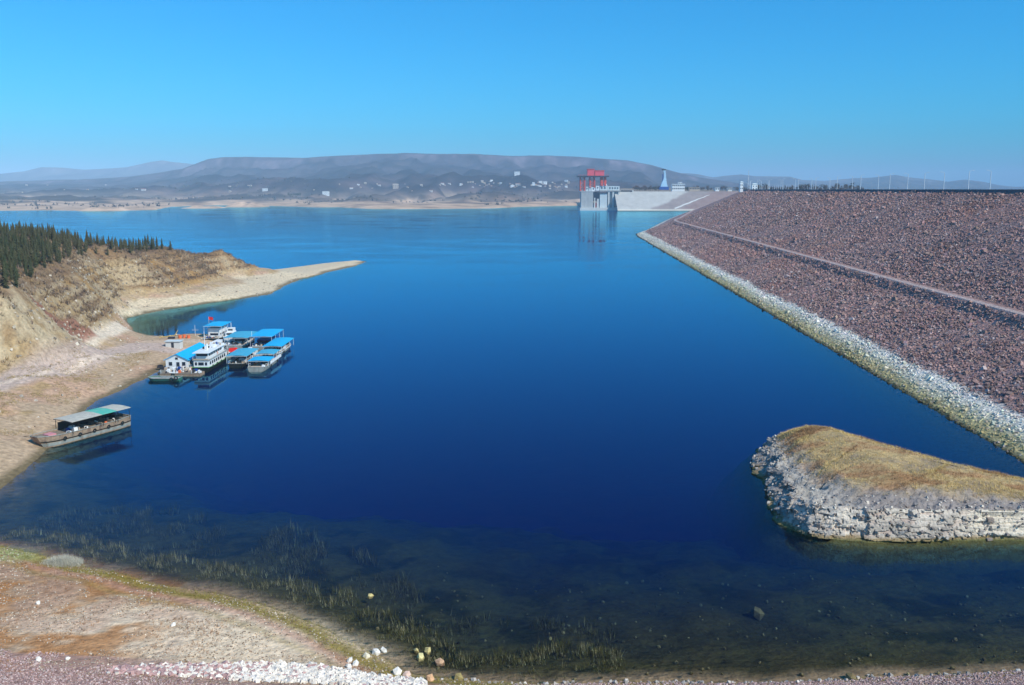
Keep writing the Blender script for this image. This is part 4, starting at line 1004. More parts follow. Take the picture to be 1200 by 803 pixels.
# scrubby ravine under the bridge
cv = np.array([[TX(727), YT+30, -3],[TX(745), YT+8, -3],[TX(745), YT+60, 46],[TX(727), YT+70, 40]])
nx, ny = 24, 24; u, v = np.meshgrid(np.linspace(0, 1, nx), np.linspace(0, 1, ny), indexing='ij')
gx_ = TX(725)+(TX(746)-TX(725))*u; gy_ = YT+34+v*70; gz_ = np.clip(-2+v*48*(0.55+0.6*u), -3, 45)+3*fbm(gx_/8, gy_/8, 4, 9)
c = np.zeros(gx_.shape+(3,))+np.array((0.16,0.13,0.11)); c = mixc(c, (0.06,0.055,0.05), smooth(0, .3, fbm(gx_/6, gy_/6, 3, 12)))
struct(npmesh('ravine_slope', np.stack([gx_, gy_, gz_], -1).reshape(-1, 3), gridfaces(nx, ny), M['farland'], c.reshape(-1, 3), True))

YB = 2185.0
def BX(px): return WY(px, 220, YB)[0]
def BZ(py): return WY(600, py, YB)[2]
# monument: a slim pale blue column on a flared base with a dark spreading cap
mo = empty('monument', (BX(778), YB, 44), 'tall pale blue flared monument with a dark cap beside the white building', 'monument')
def mring(w_, d_, z_, dx=0): return [(dx-w_, -d_, z_), (dx+w_, -d_, z_), (dx+w_, d_, z_), (dx-w_, d_, z_)]
pxm = BX(779)-BX(778)
MBs = MB().loft([mring(5.5*pxm, 7, BZ(222.6)-44), mring(5.2*pxm, 6.5, BZ(219)-44)]); MBs.build('base', M['bluepaint'], mo)
MB().loft([mring(4.0*pxm, 5, BZ(219)-44), mring(3.2*pxm, 4.5, BZ(215.5)-44), mring(2.0*pxm, 3.6, BZ(211.5)-44, 1), mring(1.3*pxm, 3, BZ(208)-44, 1.6), mring(.95*pxm, 2.6, BZ(203)-44, 1.2), mring(1.3*pxm, 2.6, BZ(199.8)-44, -.2)]).build('shaft', M['skyblue'], mo)
MB().loft([mring(.5*pxm, 2, BZ(218)-44, -2.6*pxm), mring(.5*pxm, 2, BZ(212)-44, -1.5*pxm), mring(.35*pxm, 1.6, BZ(204)-44, -1.7*pxm)]).build('side_fin', M['bluepaint'], mo)
MB().loft([mring(1.2*pxm, 2.4, BZ(200.2)-44, -1), mring(2.4*pxm, 3.2, BZ(198.8)-44, -2), mring(2.2*pxm, 3, BZ(198.2)-44, -2)]).build('cap', M['darksteel'], mo)
# buildings on the bank
def building(px0, px1, pyt, pyb, label, wallm, roofm, storeys, Yd=YB, name='building', nwin=7, cat='building'):
    x0, x1 = WY(px0, 220, Yd)[0], WY(px1, 220, Yd)[0]; z0, z1 = WY(600, pyb, Yd)[2], WY(600, pyt, Yd)[2]; wd = x1-x0; h = z1-z0
    root = empty(name, ((x0+x1)/2, Yd, z0), label, cat)
    MB().box(-wd/2, 0, -3, wd/2, 14, h).build('wall', wallm, root)
    MB().box(-wd/2-.8, -.8, h, wd/2+.8, 14.8, h+.7).build('roof', roofm, root)
    for s in range(storeys):
        for k in range(nwin):
            x = -wd/2+wd*(k+.5)/nwin; z = h*(s+.3)/storeys; ww = wd/nwin*.33
            MB().box(x-ww, -.12, z, x+ww, .05, z+h/storeys*.45).build('window', M['glass'], root)
    return root
building(787.5, 802.5, 216, 223, 'white two storey building beside the blue monument', M['white'], M['white'], 2)
building(808, 820, 219.8, 222.8, 'long low tan building on the bank right of the white one', M['tan'], M['tan'], 1, nwin=6)
building(838.5, 843, 220.4, 223, 'small white hut on the bank before the dam end', M['white'], M['white'], 1, nwin=2)
building(853, 858, 220.6, 223, 'small pale hut close to the dam end', M['paleconc'], M['white'], 1, nwin=2)
building(795, 799, 213.9, 216, 'white rooftop room set back above the white building', M['white'], M['white'], 1, Yd=YB+5, nwin=2)
for k, px in enumerate(np.concatenate([np.linspace(744, 772, 17), np.linspace(804, 836, 12)])):
    Y_ = rng.uniform(2190, 2260); p = WY(px+rng.normal(), 222.5, Y_); tree((p[0], Y_, 44.5), rng.uniform(5, 8), bare[k % 3] if rng.random() < .8 else green[k % 2],
        'bare brown tree left of the blue monument' if px < 775 else 'bare brown tree behind the low buildings', 'trees left of the monument' if px < 775 else 'trees behind the low buildings')
for k, px in enumerate(np.linspace(846, 1010, 46)):
    Y_ = rng.uniform(1500, 2300) if px > 868 else rng.uniform(2240, 2400); p = WY(px+rng.normal()*2, 221, Y_); tree((p[0], Y_, WY(600, 223.5, Y_)[2]-4), rng.uniform(5.5, 9), bare[k % 3],
        'bare winter tree standing beyond the dam crest', 'bare trees beyond the dam crest')
# land beyond the crest that carries those trees
mb = MB(); mb.add([(420,1450,40),(1900,1450,40),(3200,2700,44),(560,2700,44),(578,2190,43)], [(0,1,2,3,4)]); struct(mb.build('terrace', mat('brown_field', (0.16,0.12,0.08), .95, .3, .02)))

# ------------------------------------------------------------------ lamp posts, gate houses and mast on the dam crest
def crest_pt(Yd, off=121.6+1.2):
    i = int(np.argmin(np.abs(toe[:, 1]+nor[:, 1]*off-Yd))); return toe[i, 0]+nor[i, 0]*off, toe[i, 1]+nor[i, 1]*off
def lamp_post():
    r = empty('street_lamp', (0,0,0), 'x', 'street lamp')
    MB().tube((0,0,0), (0,0,10.6), .26, .17, 8).tube((0,0,0), (0,0,.5), .3, .3, 8).build('pole', M['galv'], r)
    MB().tube((0,0,10.4), (.9,0,11.0), .07, .06, 6).tube((.9,0,11.0), (1.7,0,11.1), .06, .05, 6).build('arm', M['galv'], r)
    h = MB().box(1.5, -.22, 11.0, 2.4, .22, 11.2).build('lamp_head', M['galv'], r)
    return r
proto = lamp_post(); first = True
NLp = 13; Ys = [461+54*k for k in range(NLp)]
for side, off in ((0, 122.6), (1, 134.6)):
    for k, Yd in enumerate(Ys):
        x, y = crest_pt(Yd+(2 if side else 0), off)
        o = proto if first else copy_tree(proto); first = False
        o.location = (x, y, 48.62); o.rotation_euler = (0, 0, -.05 if side == 0 else math.pi-.05); hs_ = rng.uniform(.97, 1.03); o.scale = (1, 1, hs_)
        px_, _p = PX(x, y, 50)
        if side == 0: o['label'] = 'tall pale lamp post on the lake side of the dam crest road'; o['group'] = 'lamp posts on the lake side of the crest'
        else: o['label'] = 'tall pale lamp post on the far side of the dam crest road'; o['group'] = 'lamp posts on the far side of the crest'
        if k == 0: o['label'] = ['second lamp post from the right edge, on the lake side of the crest', 'rightmost lamp post on the dam crest'][side]
for px, wd, tp, lb_ in ((869,3.6,213.8,'left white gate house at the far end of the dam crest'), (884.5,6.5,216,'wider white gate house at the far end of the dam crest')):
    Y_ = 1120; off = 128; x = WY(px, 222, Y_)[0]; z1 = WY(600, tp, Y_)[2]; z0 = 48.6; wdm = WY(600+wd, 222, Y_)[0]
    r = empty('gate_house', (x, Y_, z0), lb_, 'building'); h = z1-z0
    MB().box(-wdm/2, 0, -2, wdm/2, 5, h).build('wall', M['white'], r)
    MB().hexa([(-wdm/2-.4,-.4,h),(wdm/2+.4,-.4,h),(wdm/2+.4,5.4,h),(-wdm/2-.4,5.4,h)], [(-wdm/4,1,h+1.2),(wdm/4,1,h+1.2),(wdm/4,4,h+1.2),(-wdm/4,4,h+1.2)]).build('roof', M['wallblue'], r)
    for k in range(2):
        for s in range(2): xw = (-.25+.5*k)*wdm; MB().box(xw-.5, -.08, h*(.2+.4*s), xw+.5, .02, h*(.2+.4*s)+1.3).build('window', M['glass'], r)
Y_ = 1180; x = WY(876.5, 222, Y_)[0]; r = empty('lattice_mast', (x, Y_, 48.5), 'tall thin lattice mast between the two white gate houses', 'mast'); h = WY(600, 200, Y_)[2]-48.5
mb = MB()
for sx, sy in ((-1,-1),(1,-1),(1,1),(-1,1)): mb.tube((sx*.8, sy*.8, -1), (sx*.25, sy*.25, h), .12, .08, 4)
for k in range(10):
    za, zb = h*k/10, h*(k+1)/10; w0, w1 = .8-.55*k/10, .8-.55*(k+1)/10; mb.tube((-w0,-w0,za), (w1,-w1,zb), .07, n=4); mb.tube((w0,w0,za), (-w1,w1,zb), .07, n=4)
mb.build('lattice', M['galv'], r); MB().tube((0,0,h), (0,0,h+3), .07, .04, 4).build('antenna', M['galv'], r)
# guard rail posts of the far switchyard: slim pale columns beyond the crest
cm = MB().tube((0,0,0), (0,0,9), .28, .16, 6); ccm = bpy.data.meshes.new('pale_column'); ccm.from_pydata(cm.v, [], cm.f); ccm.materials.append(M['galv'])
for k, px in enumerate([893,896.5,900,902,905,907.5,910,912,914.5,918,921,924,930,935,946,953]):
    Y_ = 1290+17*(k % 5); x = WY(px, 222, Y_)[0]; o = link(bpy.data.objects.new('pale_column', ccm)); o.location = (x, Y_, 47); s_ = rng.uniform(.8, 1.15); o.scale = (1, 1, s_)
    tag(o, 'slim pale column in the cluster beyond the crest right of the gate houses', 'column', 'pale columns beyond the crest')
# ------------------------------------------------------------------ boats
def hull_rings(Lh, B, H, bow=0.28, rake=0.12, sheer=0.5, stern=0.85, draft=0.5, yb=0.0, nst=18, blunt=.93):
    """stations from stern (-L/2) to bow (+L/2)"""
    out = []; 
    for i in range(nst+1):
        t = i/nst; f = max(0, (t-(1-bow))/bow); w_ = B/2*(1-f**2.2*blunt); s_ = max(0, (0.18-t)/0.18); w_ *= 1-(1-stern)*s_**1.5
        zt = H+sheer*max(0, (t-.55)/.45)**2+sheer*.4*max(0, (.2-t)/.2)**2; zb = -draft+max(0, (t-.8)/.2)**2*(draft+.25)
        y = -Lh/2+t*Lh; yl = y-f*rake*Lh*.5
        out.append([(-w_, y, zt), (-w_*.97, y, zt-.22), (-w_*.86, yl, .05), (-w_*.55, yl, zb), (w_*.55, yl, zb), (w_*.86, yl, .05), (w_*.97, y, zt-.22), (w_, y, zt)])
    return out
def add_hull(root, Lh, B, H, m, trim=None, deckm=None, **kw):
    rg = hull_rings(Lh, B, H, **kw)
    MB().loft(rg, close=False).add([p for p in rg[0]], [tuple(range(8))]).add([p for p in rg[-1]], [tuple(range(8))[::-1]]).build('hull', m, root)
    MB().loft([[(r_[0][0]*.97, r_[0][1], r_[0][2]-.25), (r_[-1][0]*.97, r_[-1][1], r_[-1][2]-.25)] for r_ in rg], close=False).build('deck', deckm or M['deck'], root)
    g = MB()
    for a, b in zip(rg[:-1], rg[1:]):
        for k in (0, -1): g.tube(a[k], b[k], .08, n=4)
    g.tube(rg[0][0], rg[0][-1], .08, n=4); g.tube(rg[-1][0], rg[-1][-1], .08, n=4)
    g.build('gunwale', trim or m, root); return rg
def canopy(root, x0, x1, y0, y1, z, m, post=True, zb=0.9, arch=.22, nposts=4, name='canopy', postm=None, tilt=0):
    rg = []
    for yy_, dz in ((y0, 0), ((y0+y1)/2, tilt/2), (y1, tilt)):
        top = [(x0+(x1-x0)*k/8, yy_, z+dz+arch*math.sin(math.pi*k/8)) for k in range(9)]
        rg.append(top+[(p[0], p[1], p[2]-.07) for p in reversed(top)])
    MB().loft(rg).build(name, m, root)
    rb = MB(); n = max(3, int((y1-y0)/1.6))
    for k in range(n+1):
        yy_ = y0+.03+(y1-y0-.06)*k/n; rb.box(x0, yy_-.04, z+tilt*k/n-.16, x1, yy_+.04, z+tilt*k/n-.075)
    rb.build('roof_frame', postm or M['galv'], root)
    if post:
        for k in range(nposts):
            yy_ = y0+.3+(y1-y0-.6)*k/(nposts-1)
            for xx_ in (x0+.25, x1-.25): MB().tube((xx_, yy_, zb), (xx_, yy_, z+tilt*k/(nposts-1)), .055, n=6).build('post', postm or M['galv'], root)
def windows(root, pts, m=M['glass']):
    for (x0, y0, z0, x1, y1, z1) in pts:
        f = MB().box(x0, y0, z0, x1, y1, z1).build('window', m, root)
def flag(root, x, y, z, m, w_=.9, h=.6, pole=2.0):
    p = MB().tube((x, y, z), (x, y, z+pole), .04, n=5).build('flagpole', M['galv'], root)
    vs = [(x+.04+w_*k/4, y+.08*math.sin(k*1.5), z+pole-.05-q*h-.05*k) for k in range(5) for q in (0, 1)]
    vs += [(a, b+.02, c_) for a, b, c_ in vs]
    MB().add(vs, [(2*k, 2*k+1, 2*k+3, 2*k+2) for k in range(4)]+[(10+2*k, 12+2*k, 13+2*k, 11+2*k) for k in range(4)]).build('flag', m, p)
def boat(name, px, py, label, cat='boat', rz=0, dx=0, dy=0):
    p = W(px, py, 0); return empty(name, (p[0]+dx, p[1]+dy, 0), label, cat, None, rz)

# passenger ferry, end-on: lower cabin, upper cabin, wheelhouse, mast
FX, FY = W(245, 436, 0)[:2]
fe = empty('passenger_ferry', (FX-2.3, FY+10.3, 0), 'white two deck passenger ferry with green striped dark hull and tall white mast', 'ferry')
add_hull(fe, 20.5, 4.8, 1.15, M['hulldark'], M['greentrim'], M['greydeck'], bow=.3, sheer=.35, stern=.95)
MB().box(-2.05, -9.7, .95, 2.05, 6.5, 3.1).build('lower_cabin', M['white'], fe)
MB().box(-2.32, -9.9, 3.1, 2.32, 7.2, 3.24).build('upper_deck', M['greydeck'], fe)
MB().box(-1.75, -8.6, 3.24, 1.75, 5.0, 5.1).build('upper_cabin', M['white'], fe)
MB().box(-2.3, -9.8, 5.1, 2.3, 5.8, 5.25).build('cabin_roof', M['white'], fe)
windows(fe, [(-1.7,-9.76,1.75,-1.1,-9.68,2.6),(-.75,-9.76,1.75,.75,-9.68,2.6),(1.1,-9.76,1.75,1.7,-9.68,2.6)])
windows(fe, [(2.03,-8.6+1.75*k,1.75,2.11,-7.6+1.75*k,2.6) for k in range(8)])
windows(fe, [(-2.11,-8.6+1.75*k,1.75,-2.03,-7.6+1.75*k,2.6) for k in range(8)])
windows(fe, [(-1.55,-8.66,4.15,1.55,-8.58,4.8)]); windows(fe, [(1.73,-8.2+1.9*k,4.1,1.81,-6.7+1.9*k,4.8) for k in range(6)])
for sx in (-1, 1):
    rl = MB()
    for k in range(12): rl.tube((sx*2.25, -9.8+1.5*k, 3.24), (sx*2.25, -9.8+1.5*k, 4.1), .03, n=4)
    rl.tube((sx*2.25, -9.8, 4.1), (sx*2.25, 6.9, 4.1), .035, n=4).tube((sx*2.25, -9.8, 3.7), (sx*2.25, 6.9, 3.7), .025, n=4).build('railing', M['white'], fe)
MB().box(-2.25, -9.86, 3.3, 2.25, -9.80, 3.62).build('front_rail_board', M['tan'], fe)
MB().tube((0,-4.2,5.2), (0,-4.2,6.9), .28, .22, 10).build('funnel', M['white'], fe)
ms = MB().tube((-.2,-5.4,5.2), (-.2,-5.4,10.6), .11, .05, 6).build('mast', M['white'], fe)
MB().tube((-1.1,-5.4,8.6), (.7,-5.4,8.6), .04, n=4).tube((-.8,-5.4,7.6), (.4,-5.4,7.6), .04, n=4).build('crosstree', M['white'], ms)
for k in range(4): MB().ring((2.42, -7+3.6*k, 1.05), .36, .12, 12, 5, 'x').build('tyre_fender', M['rubber'], fe)
MB().ring((1.81+.08, -1.2, 3.75), .3, .07, 12, 5, 'x').build('life_ring', M['orange'], fe)
MB().box(-1.2, -.5, 5.25, .6, 2.2, 5.7).build('roof_locker', M['white'], fe)

# blue-roofed floating house left of the ferry
HX0, HY0 = W(193, 433, 0.6)[:2]
ho = empty('floating_house', (HX0+3.3, HY0+.5, 0), 'white gabled floating house with a bright blue roof left of the ferry', 'house')
MB().box(-4.3, -1.6, -.5, 4.6, 22.5, .55).build('pontoon', M['hullgrey'], ho)
dk = MB().box(-4.3, -1.6, .552, 4.6, 22.5, .60).build('deck', M['deck'], ho)
g = MB(); prof2 = [(-3.1, .6), (3.1, .6), (3.1, 3.2), (0, 4.75), (-3.1, 3.2)]
g.loft([[(x, 0, z) for x, z in prof2], [(x, 18.5, z) for x, z in prof2]]).build('wall', M['white'], ho)
for sx in (-1, 1):
    e0 = (sx*3.55, 3.05); n_ = .10
    MB().loft([[(0, yy_, 4.80), (e0[0], yy_, e0[1]), (e0[0], yy_, e0[1]+.1), (0, yy_, 4.92)] for yy_ in (-.35, 19.0)]).build('roof_slope', M['bluecanopy'], ho)
    rb = MB()
    for k in range(20): rb.loft([[(0, -.3+k*1.0+q, 4.92), (e0[0], -.3+k*1.0+q, e0[1]+.1), (e0[0], -.3+k*1.0+q, e0[1]+.16), (0, -.3+k*1.0+q, 4.98)] for q in (0, .06)])
    rb.build('roof_rib', M['bluecanopy'], ho)
dr = MB().box(-.1, -.08, .62, .75, .02, 2.55).build('door', M['glass'], ho); windows(ho, [(-2.2,-.08,1.6,-1.3,.02,2.6),(1.5,-.08,1.6,2.4,.02,2.6),(-.35,-.08,3.3,.35,.02,3.9)])
windows(ho, [(3.08,1.6+2.6*k,1.5,3.16,2.8+2.6*k,2.6) for k in range(6)])
# barges and landing stage in front of the house
ba = boat('green_barge', 190, 447, 'flat green edged barge moored at the foot of the shore', 'barge', R(90), 0, 1.6)
add_hull(ba, 8.6, 3.6, .75, M['hullgreen'], M['greendeck'] if 'greendeck' in M else M['hullgrey'], M['greydeck'], bow=.25, sheer=.15)
MB().box(-.9, -2.2, .5, .9, 1.2, .85).build('hatch', M['hullgrey'], ba)
MB().ring((-1.85, -2.6, .55), .42, .13, 12, 5, 'x').build('tyre_fender', M['rubber'], ba)
ls = boat('landing_stage', 211, 441, 'brown planked landing stage in front of the white floating house', 'landing stage', 0, 0, 1.8)
MB().box(-5.6, -1.5, -.3, 5.4, 2.0, .6).build('pontoon', M['hullbrown'], ls)
for k in range(22): MB().box(-5.6+.5*k, -1.6, .602, -5.15+.5*k, 2.05, .66+.02*(k % 3)).build('plank', M['deck'], ls)
for sx in (-5.3, -1, 3, 5.2): MB().tube((sx, -1.45, .6), (sx, -1.45, 1.7), .05, n=5).build('post', M['galv'], ls)
MB().ring((-2.0, -1.62, .25), .42, .13, 12, 5, 'y').build('tyre_fender', M['rubber'], ls)
def tyre(px, py, z, label, rx=0):
    p = W(px, py, z); o = MB().ring((0,0,0), .42, .15, 14, 6, 'y').build('tyre', M['rubber']); o.location = p; o.rotation_euler = (rx, 0, .4); tag(o, label, 'tyre')
tyre(206, 443.5, .95, 'black tyre leaning at the corner of the green barge')

def canopy_boat(px, py, Lh, B, zc, cm_, label, hm_=None, cy=(-.42,.42), cabin=None, clutter=0, over=.2, bowdir=1, nposts=4, name='canopy_boat', H=.95, arch=.2, pm=None, dx=0):
    """pixel marks the near right waterline corner"""
    p = W(px, py, 0); r = empty(name, (p[0]-B/2+dx, p[1]+Lh/2, 0), label, 'boat', None, 0 if bowdir > 0 else math.pi)
    add_hull(r, Lh, B, H, hm_ or M['hullgrey'], M['white'] if hm_ is None else M['hullgrey'], M['deck'])
    s = 1
    canopy(r, -B/2-over, B/2+over, Lh*cy[0], Lh*cy[1], zc, cm_, nposts=nposts, zb=H-.3, arch=arch, postm=pm or M['galv'])
    if cabin:
        a, b, h = cabin; MB().box(-B*.36, Lh*a, H-.3, B*.36, Lh*b, H-.3+h).build('cabin', M['white'], r)
        n = max(2, int((b-a)*Lh/1.5))
        windows(r, [(sx*B*.36-.04, Lh*a+.4+1.4*k, H+.5, sx*B*.36+.04, Lh*a+1.3+1.4*k, H+1.2) for k in range(n) for sx in (-1, 1)])
        yf = Lh*a if bowdir > 0 else Lh*b
        windows(r, [(-B*.25, yf-.04, H+.5, B*.25, yf+.04, H+1.2)])
    if not cabin:
        for k in range(4):
            yy_ = Lh*(-.3+.15*k); MB().box(-B*.38, yy_, H-.25, B*.38, yy_+.35, H+.12).build('bench', M['deck'], r)
    rl = MB()
    for sx in (-1, 1):
        rl.tube((sx*B*.46, -Lh*.42, H+.75), (sx*B*.46, Lh*.30, H+.75), .035, n=4)
        for k in range(10): rl.tube((sx*B*.46, -Lh*.42+Lh*.08*k, H-.1), (sx*B*.46, -Lh*.42+Lh*.08*k, H+.75), .03, n=4)
    rl.build('railing', M['white'], r)
    MB().ring((B*.5+.08, -Lh*.2, .6), .34, .11, 12, 5, 'x').build('tyre_fender', M['rubber'], r)
    MB().ring((B*.5+.08, Lh*.15, .6), .34, .11, 12, 5, 'x').build('tyre_fender', M['rubber'], r)
    return r
cA = canopy_boat(285, 431, 15, 4.6, 3.1, M['tealcanopy'], 'small dark boat with low faded blue canopy just right of the ferry', M['hulldark'], cy=(-.4,.4), over=.8)
cB = canopy_boat(310.5, 436, 20.5, 5.2, 2.55, M['bluecanopy'], 'long boat at the front right with stepped blue canopies and white side boards', M['hullgrey'], cy=(-.36,-.05), over=.4, H=1.1)
canopy(cB, -2.9, 2.5, .1, 7.2, 3.15, M['tealcanopy'], nposts=3, zb=.8, name='rear_canopy')
for k in range(5): MB().box(2.66, -4.5+2.4*k, 1.12, 2.72, -2.4+2.4*k, 1.95).build('side_board', M['white'], cB)
MB().box(-1.8, -9.3, .85, 1.9, -8.1, 1.25).build('foredeck_locker', M['tan'], cB)
cC = canopy_boat(327, 418.5, 19, 4.8, 3.0, M['bluecanopy'], 'boat at the far right of the group with blue canopy and pink cloth hanging inside', None, cy=(-.42,.40), over=.6)
MB().box(1.2, -5.6, 1.9, 1.3, -4.0, 2.8).build('hanging_cloth', M['pinkcloth'], cC); MB().box(1.9, -2.6, 1.2, 2.3, -1.2, 2.2).build('white_panel', M['white'], cC)
cD = canopy_boat(317, 411, 17, 6.2, 4.4, M['bluecanopy'], 'tall open sided boat with square blue roof at the back right', None, cy=(-.47,.42), cabin=None, over=.5, arch=.12, H=1.2)
MB().box(-2.6, -3, .9, 2.6, 4.5, 2.6).build('cabin', M['bluepaint'], cD); windows(cD, [(-2.2,-3.06,1.5,2.2,-2.98,2.3)])
MB().tube((-2.9,-7.4,4.4), (-2.9,-7.4,6.0), .06, n=5).build('mast', M['white'], cD)
cE = canopy_boat(287, 409, 15, 6.6, 3.3, M['tealcanopy'], 'wide boat with faded blue roof directly behind the ferry and a red patch in front', None, cy=(-.4,.45), cabin=(-.1,.3,1.9), over=.6, H=1.0)
cF = canopy_boat(256, 401, 14, 5.4, 4.9, M['bluecanopy'], 'tallest blue roofed boat at the back left of the group flying a red flag', M['hulldark'], cy=(-.3,.45), cabin=(-.2,.35,3.2), over=.5, arch=.12, H=1.1)
flag(cF, -1.2, -3.8, 5.5, M['red'], 1.4, 1.0, 2.6)
# white cruisers without canopies
def cruiser(px, py, Lh, B, label, two=False, m=None):
    p = W(px, py, 0); r = empty('cabin_cruiser', (p[0]-B/2, p[1]+Lh/2, 0), label, 'boat')
    add_hull(r, Lh, B, 1.1, M['white'], M['white'], M['greydeck'], sheer=.4)
    MB().hexa([(-B*.4,-Lh*.32,.85),(B*.4,-Lh*.32,.85),(B*.34,Lh*.2,.85),(-B*.34,Lh*.2,.85)], [(-B*.34,-Lh*.28,2.5),(B*.34,-Lh*.28,2.5),(B*.3,Lh*.1,2.5),(-B*.3,Lh*.1,2.5)]).build('cabin', M['white'], r)
    windows(r, [(-B*.26,-Lh*.305-.06,1.6,B*.26,-Lh*.305+.02,2.2)]); windows(r, [(B*.36,-Lh*.2+1.2*k,1.6,B*.385,-Lh*.2+.8+1.2*k,2.15) for k in range(3)])
    if two: MB().box(-B*.28, -Lh*.18, 2.5, B*.28, Lh*.06, 3.7).build('flybridge', M['white'], r); windows(r, [(-B*.2,-Lh*.18-.06,2.9,B*.2,-Lh*.18+.02,3.4)])
    MB().tube((0,-Lh*.05,2.5), (0,-Lh*.05,4.6 if not two else 5.4), .05, n=5).build('mast', M['white'], r)
    return r
cruiser(274, 399, 9, 3.8, 'white cabin boat with flying bridge at the back right of the tall blue roof', True)
cruiser(258, 411, 11, 3.8, 'white cruiser squeezed between the ferry and the tall blue roofed boat', False)
# red cover and odds and ends
def put(name, m, px, py, z, shape, label, cat):
    p = W(px, py, z); o = shape.build(name, m); o.location = p; tag(o, label, cat); return o
# pontoon which ties the group together
po = boat('service_pontoon', 282, 424, 'cluttered grey pontoon lying between the ferry and the canopy boats', 'pontoon', 0, -2, 9)
MB().box(-7.5, -3.5, -.4, 6, 3.5, .55).build('float', M['hullgrey'], po)
for k in range(12): MB().box(-7.5+1.125*k, -3.5, .552, -6.42+1.125*k, 3.5, .6+.02*(k % 2)).build('plank', M['greydeck'], po)
q0 = po.location
def onp(name, m, dx, dy, shape, label, cat):
    o = shape.build(name, m); o.location = (q0.x+dx, q0.y+dy, .64); return tag(o, label, cat)
onp('red_tarpaulin', M['red'], -3.6, 2.2, MB().hexa([(-1.5,-.9,0),(1.5,-.9,0),(1.4,.9,0),(-1.4,.9,0)], [(-1.0,-.5,1.5),(.9,-.5,1.7),(1.0,.5,1.5),(-.9,.6,1.4)]), 'bright red tarpaulin heaped behind the ferry', 'tarpaulin')
onp('white_crate', M['white'], -1.2, 2.6, MB().box(-.6,-.5,0,.6,.5,1.1), 'white crate right of the red tarpaulin', 'crate')
onp('orange_drum', M['orange'], .3, 2.4, MB().tube((0,0,0), (0,0,.95), .35, .35, 12), 'orange drum among the crates on the grey pontoon', 'drum')
onp('white_crate', M['white'], 1.5, 2.8, MB().box(-.5,-.5,0,.5,.5,1.6), 'tall white crate right of the orange drum', 'crate')
onp('white_crate', M['wallblue'], 3.1, 2.0, MB().box(-.8,-.5,0,.8,.5,.8), 'low pale blue crate at the right end of the pontoon', 'crate')
# behind the floating house, on the tongue of land
for k, (px, py) in enumerate([(211,396),(216,395.5),(221,396)]):
    p = W(px, py, 1.3); p = (p[0], p[1], max(gz(p[0], p[1]), .2)); o = MB().tube((0,0,0), (0,0,1.0), .55, .55, 12).build('red_drum', M['orange']); o.location = p
    tag(o, ['leftmost of the three orange red drums behind the floating house', 'middle one of the three orange red drums behind the floating house', 'rightmost of the three orange red drums behind the floating house'][k], 'drum')
p = W(204, 405, 2); zt_ = max(gz(p[0], p[1]), .3)
sh = empty('store_hut', (p[0], p[1], zt_), 'small grey white store hut on the land left of the blue roof', 'hut')
MB().box(-2.2, -1.2, -.6, 2.2, 1.6, 1.9).build('wall', M['paleconc'], sh); MB().box(-2.5, -1.5, 1.9, 2.5, 1.9, 2.05).build('roof', M['wallblue'], sh); MB().box(-.4, -1.26, 0, .4, -1.18, 1.6).build('door', M['glass'], sh)
p = W(201, 396, 1.5); cr = empty('derrick', (p[0], p[1], max(gz(p[0], p[1]), .3)), 'small yellow derrick arm rising from the tongue of land', 'crane')
MB().tube((-4,0,.4), (1.2,0,1.2), .16, .14, 6).tube((1.2,0,1.2), (2.3,0,2.9), .14, .1, 6).build('arm', M['yellow'], cr); MB().box(-1, -.6, -.4, 1, .6, .6).build('base', M['darksteel'], cr)
p = W(229, 394, 1); si = empty('white_mast', (p[0], p[1], .2), 'thin white mast with a crossbar left of the tallest blue roof', 'mast')
MB().tube((0,0,-.5), (0,0,4.6), .07, .05, 6).build('pole', M['white'], si); MB().tube((-1.1,0,2.9), (1.1,0,2.9), .05, n=4).build('crossbar', M['white'], si)
# dinghies and clutter beside the floating house
for k, (px, py, sz, m_, nm, lb_, ct) in enumerate([(188,431,.8,M['darksteel'],'engine_block','dark engine block at the left corner of the landing stage','engine'),(224,431,.7,M['white'],'white_drum','white drum between the floating house and the ferry','drum'),
    (217,433,.6,M['rubber'],'fuel_drum','black fuel drum before the floating house','drum'),(199,435,.5,M['tan'],'wooden_crate','small tan crate before the house front','crate')]):
    p = W(px, py, .7); sh_ = MB().tube((0,0,0), (0,0,sz*1.3), sz*.5, sz*.45, 10) if 'drum' in nm else MB().hexa([(-sz,-sz*.6,0),(sz,-sz*.6,0),(sz,sz*.6,0),(-sz,sz*.6,0)], [(-sz*.8,-sz*.5,sz),(sz*.6,-sz*.5,sz*1.2),(sz*.6,sz*.5,sz),(-sz*.8,sz*.5,sz)])
    o = sh_.build(nm, m_); o.location = (p[0], p[1], .66 if k else max(.66, gz(p[0], p[1]))); tag(o, lb_, ct)

def clutter(root, n, x0, x1, y0, y1, z, seed):
    r = random.Random(seed)
    for nm, m_, k in (('deck_gear', M['white'], n), ('deck_gear', M['darksteel'], n//2), ('deck_gear', M['orange'], max(1, n//6)), ('deck_gear', M['tan'], n//2), ('deck_gear', M['bluepaint'], n//4)):
        mb = MB()
        for _ in range(k):
            x, y = r.uniform(x0, x1), r.uniform(y0, y1); a, b, h = r.uniform(.12, .5), r.uniform(.12, .5), r.uniform(.2, .9)
            if r.random() < .35: mb.tube((x, y, z), (x, y, z+h), a*.6, a*.55, 8)
            else: mb.hexa([(x-a,y-b,z),(x+a,y-b,z),(x+a,y+b,z),(x-a,y+b,z)], [(x-a*.9,y-b*.8,z+h),(x+a*.8,y-b,z+h*.9),(x+a,y+b*.8,z+h),(x-a*.8,y+b,z+h)])
        o = mb.build(nm, m_, root); o['kind'] = 'stuff'
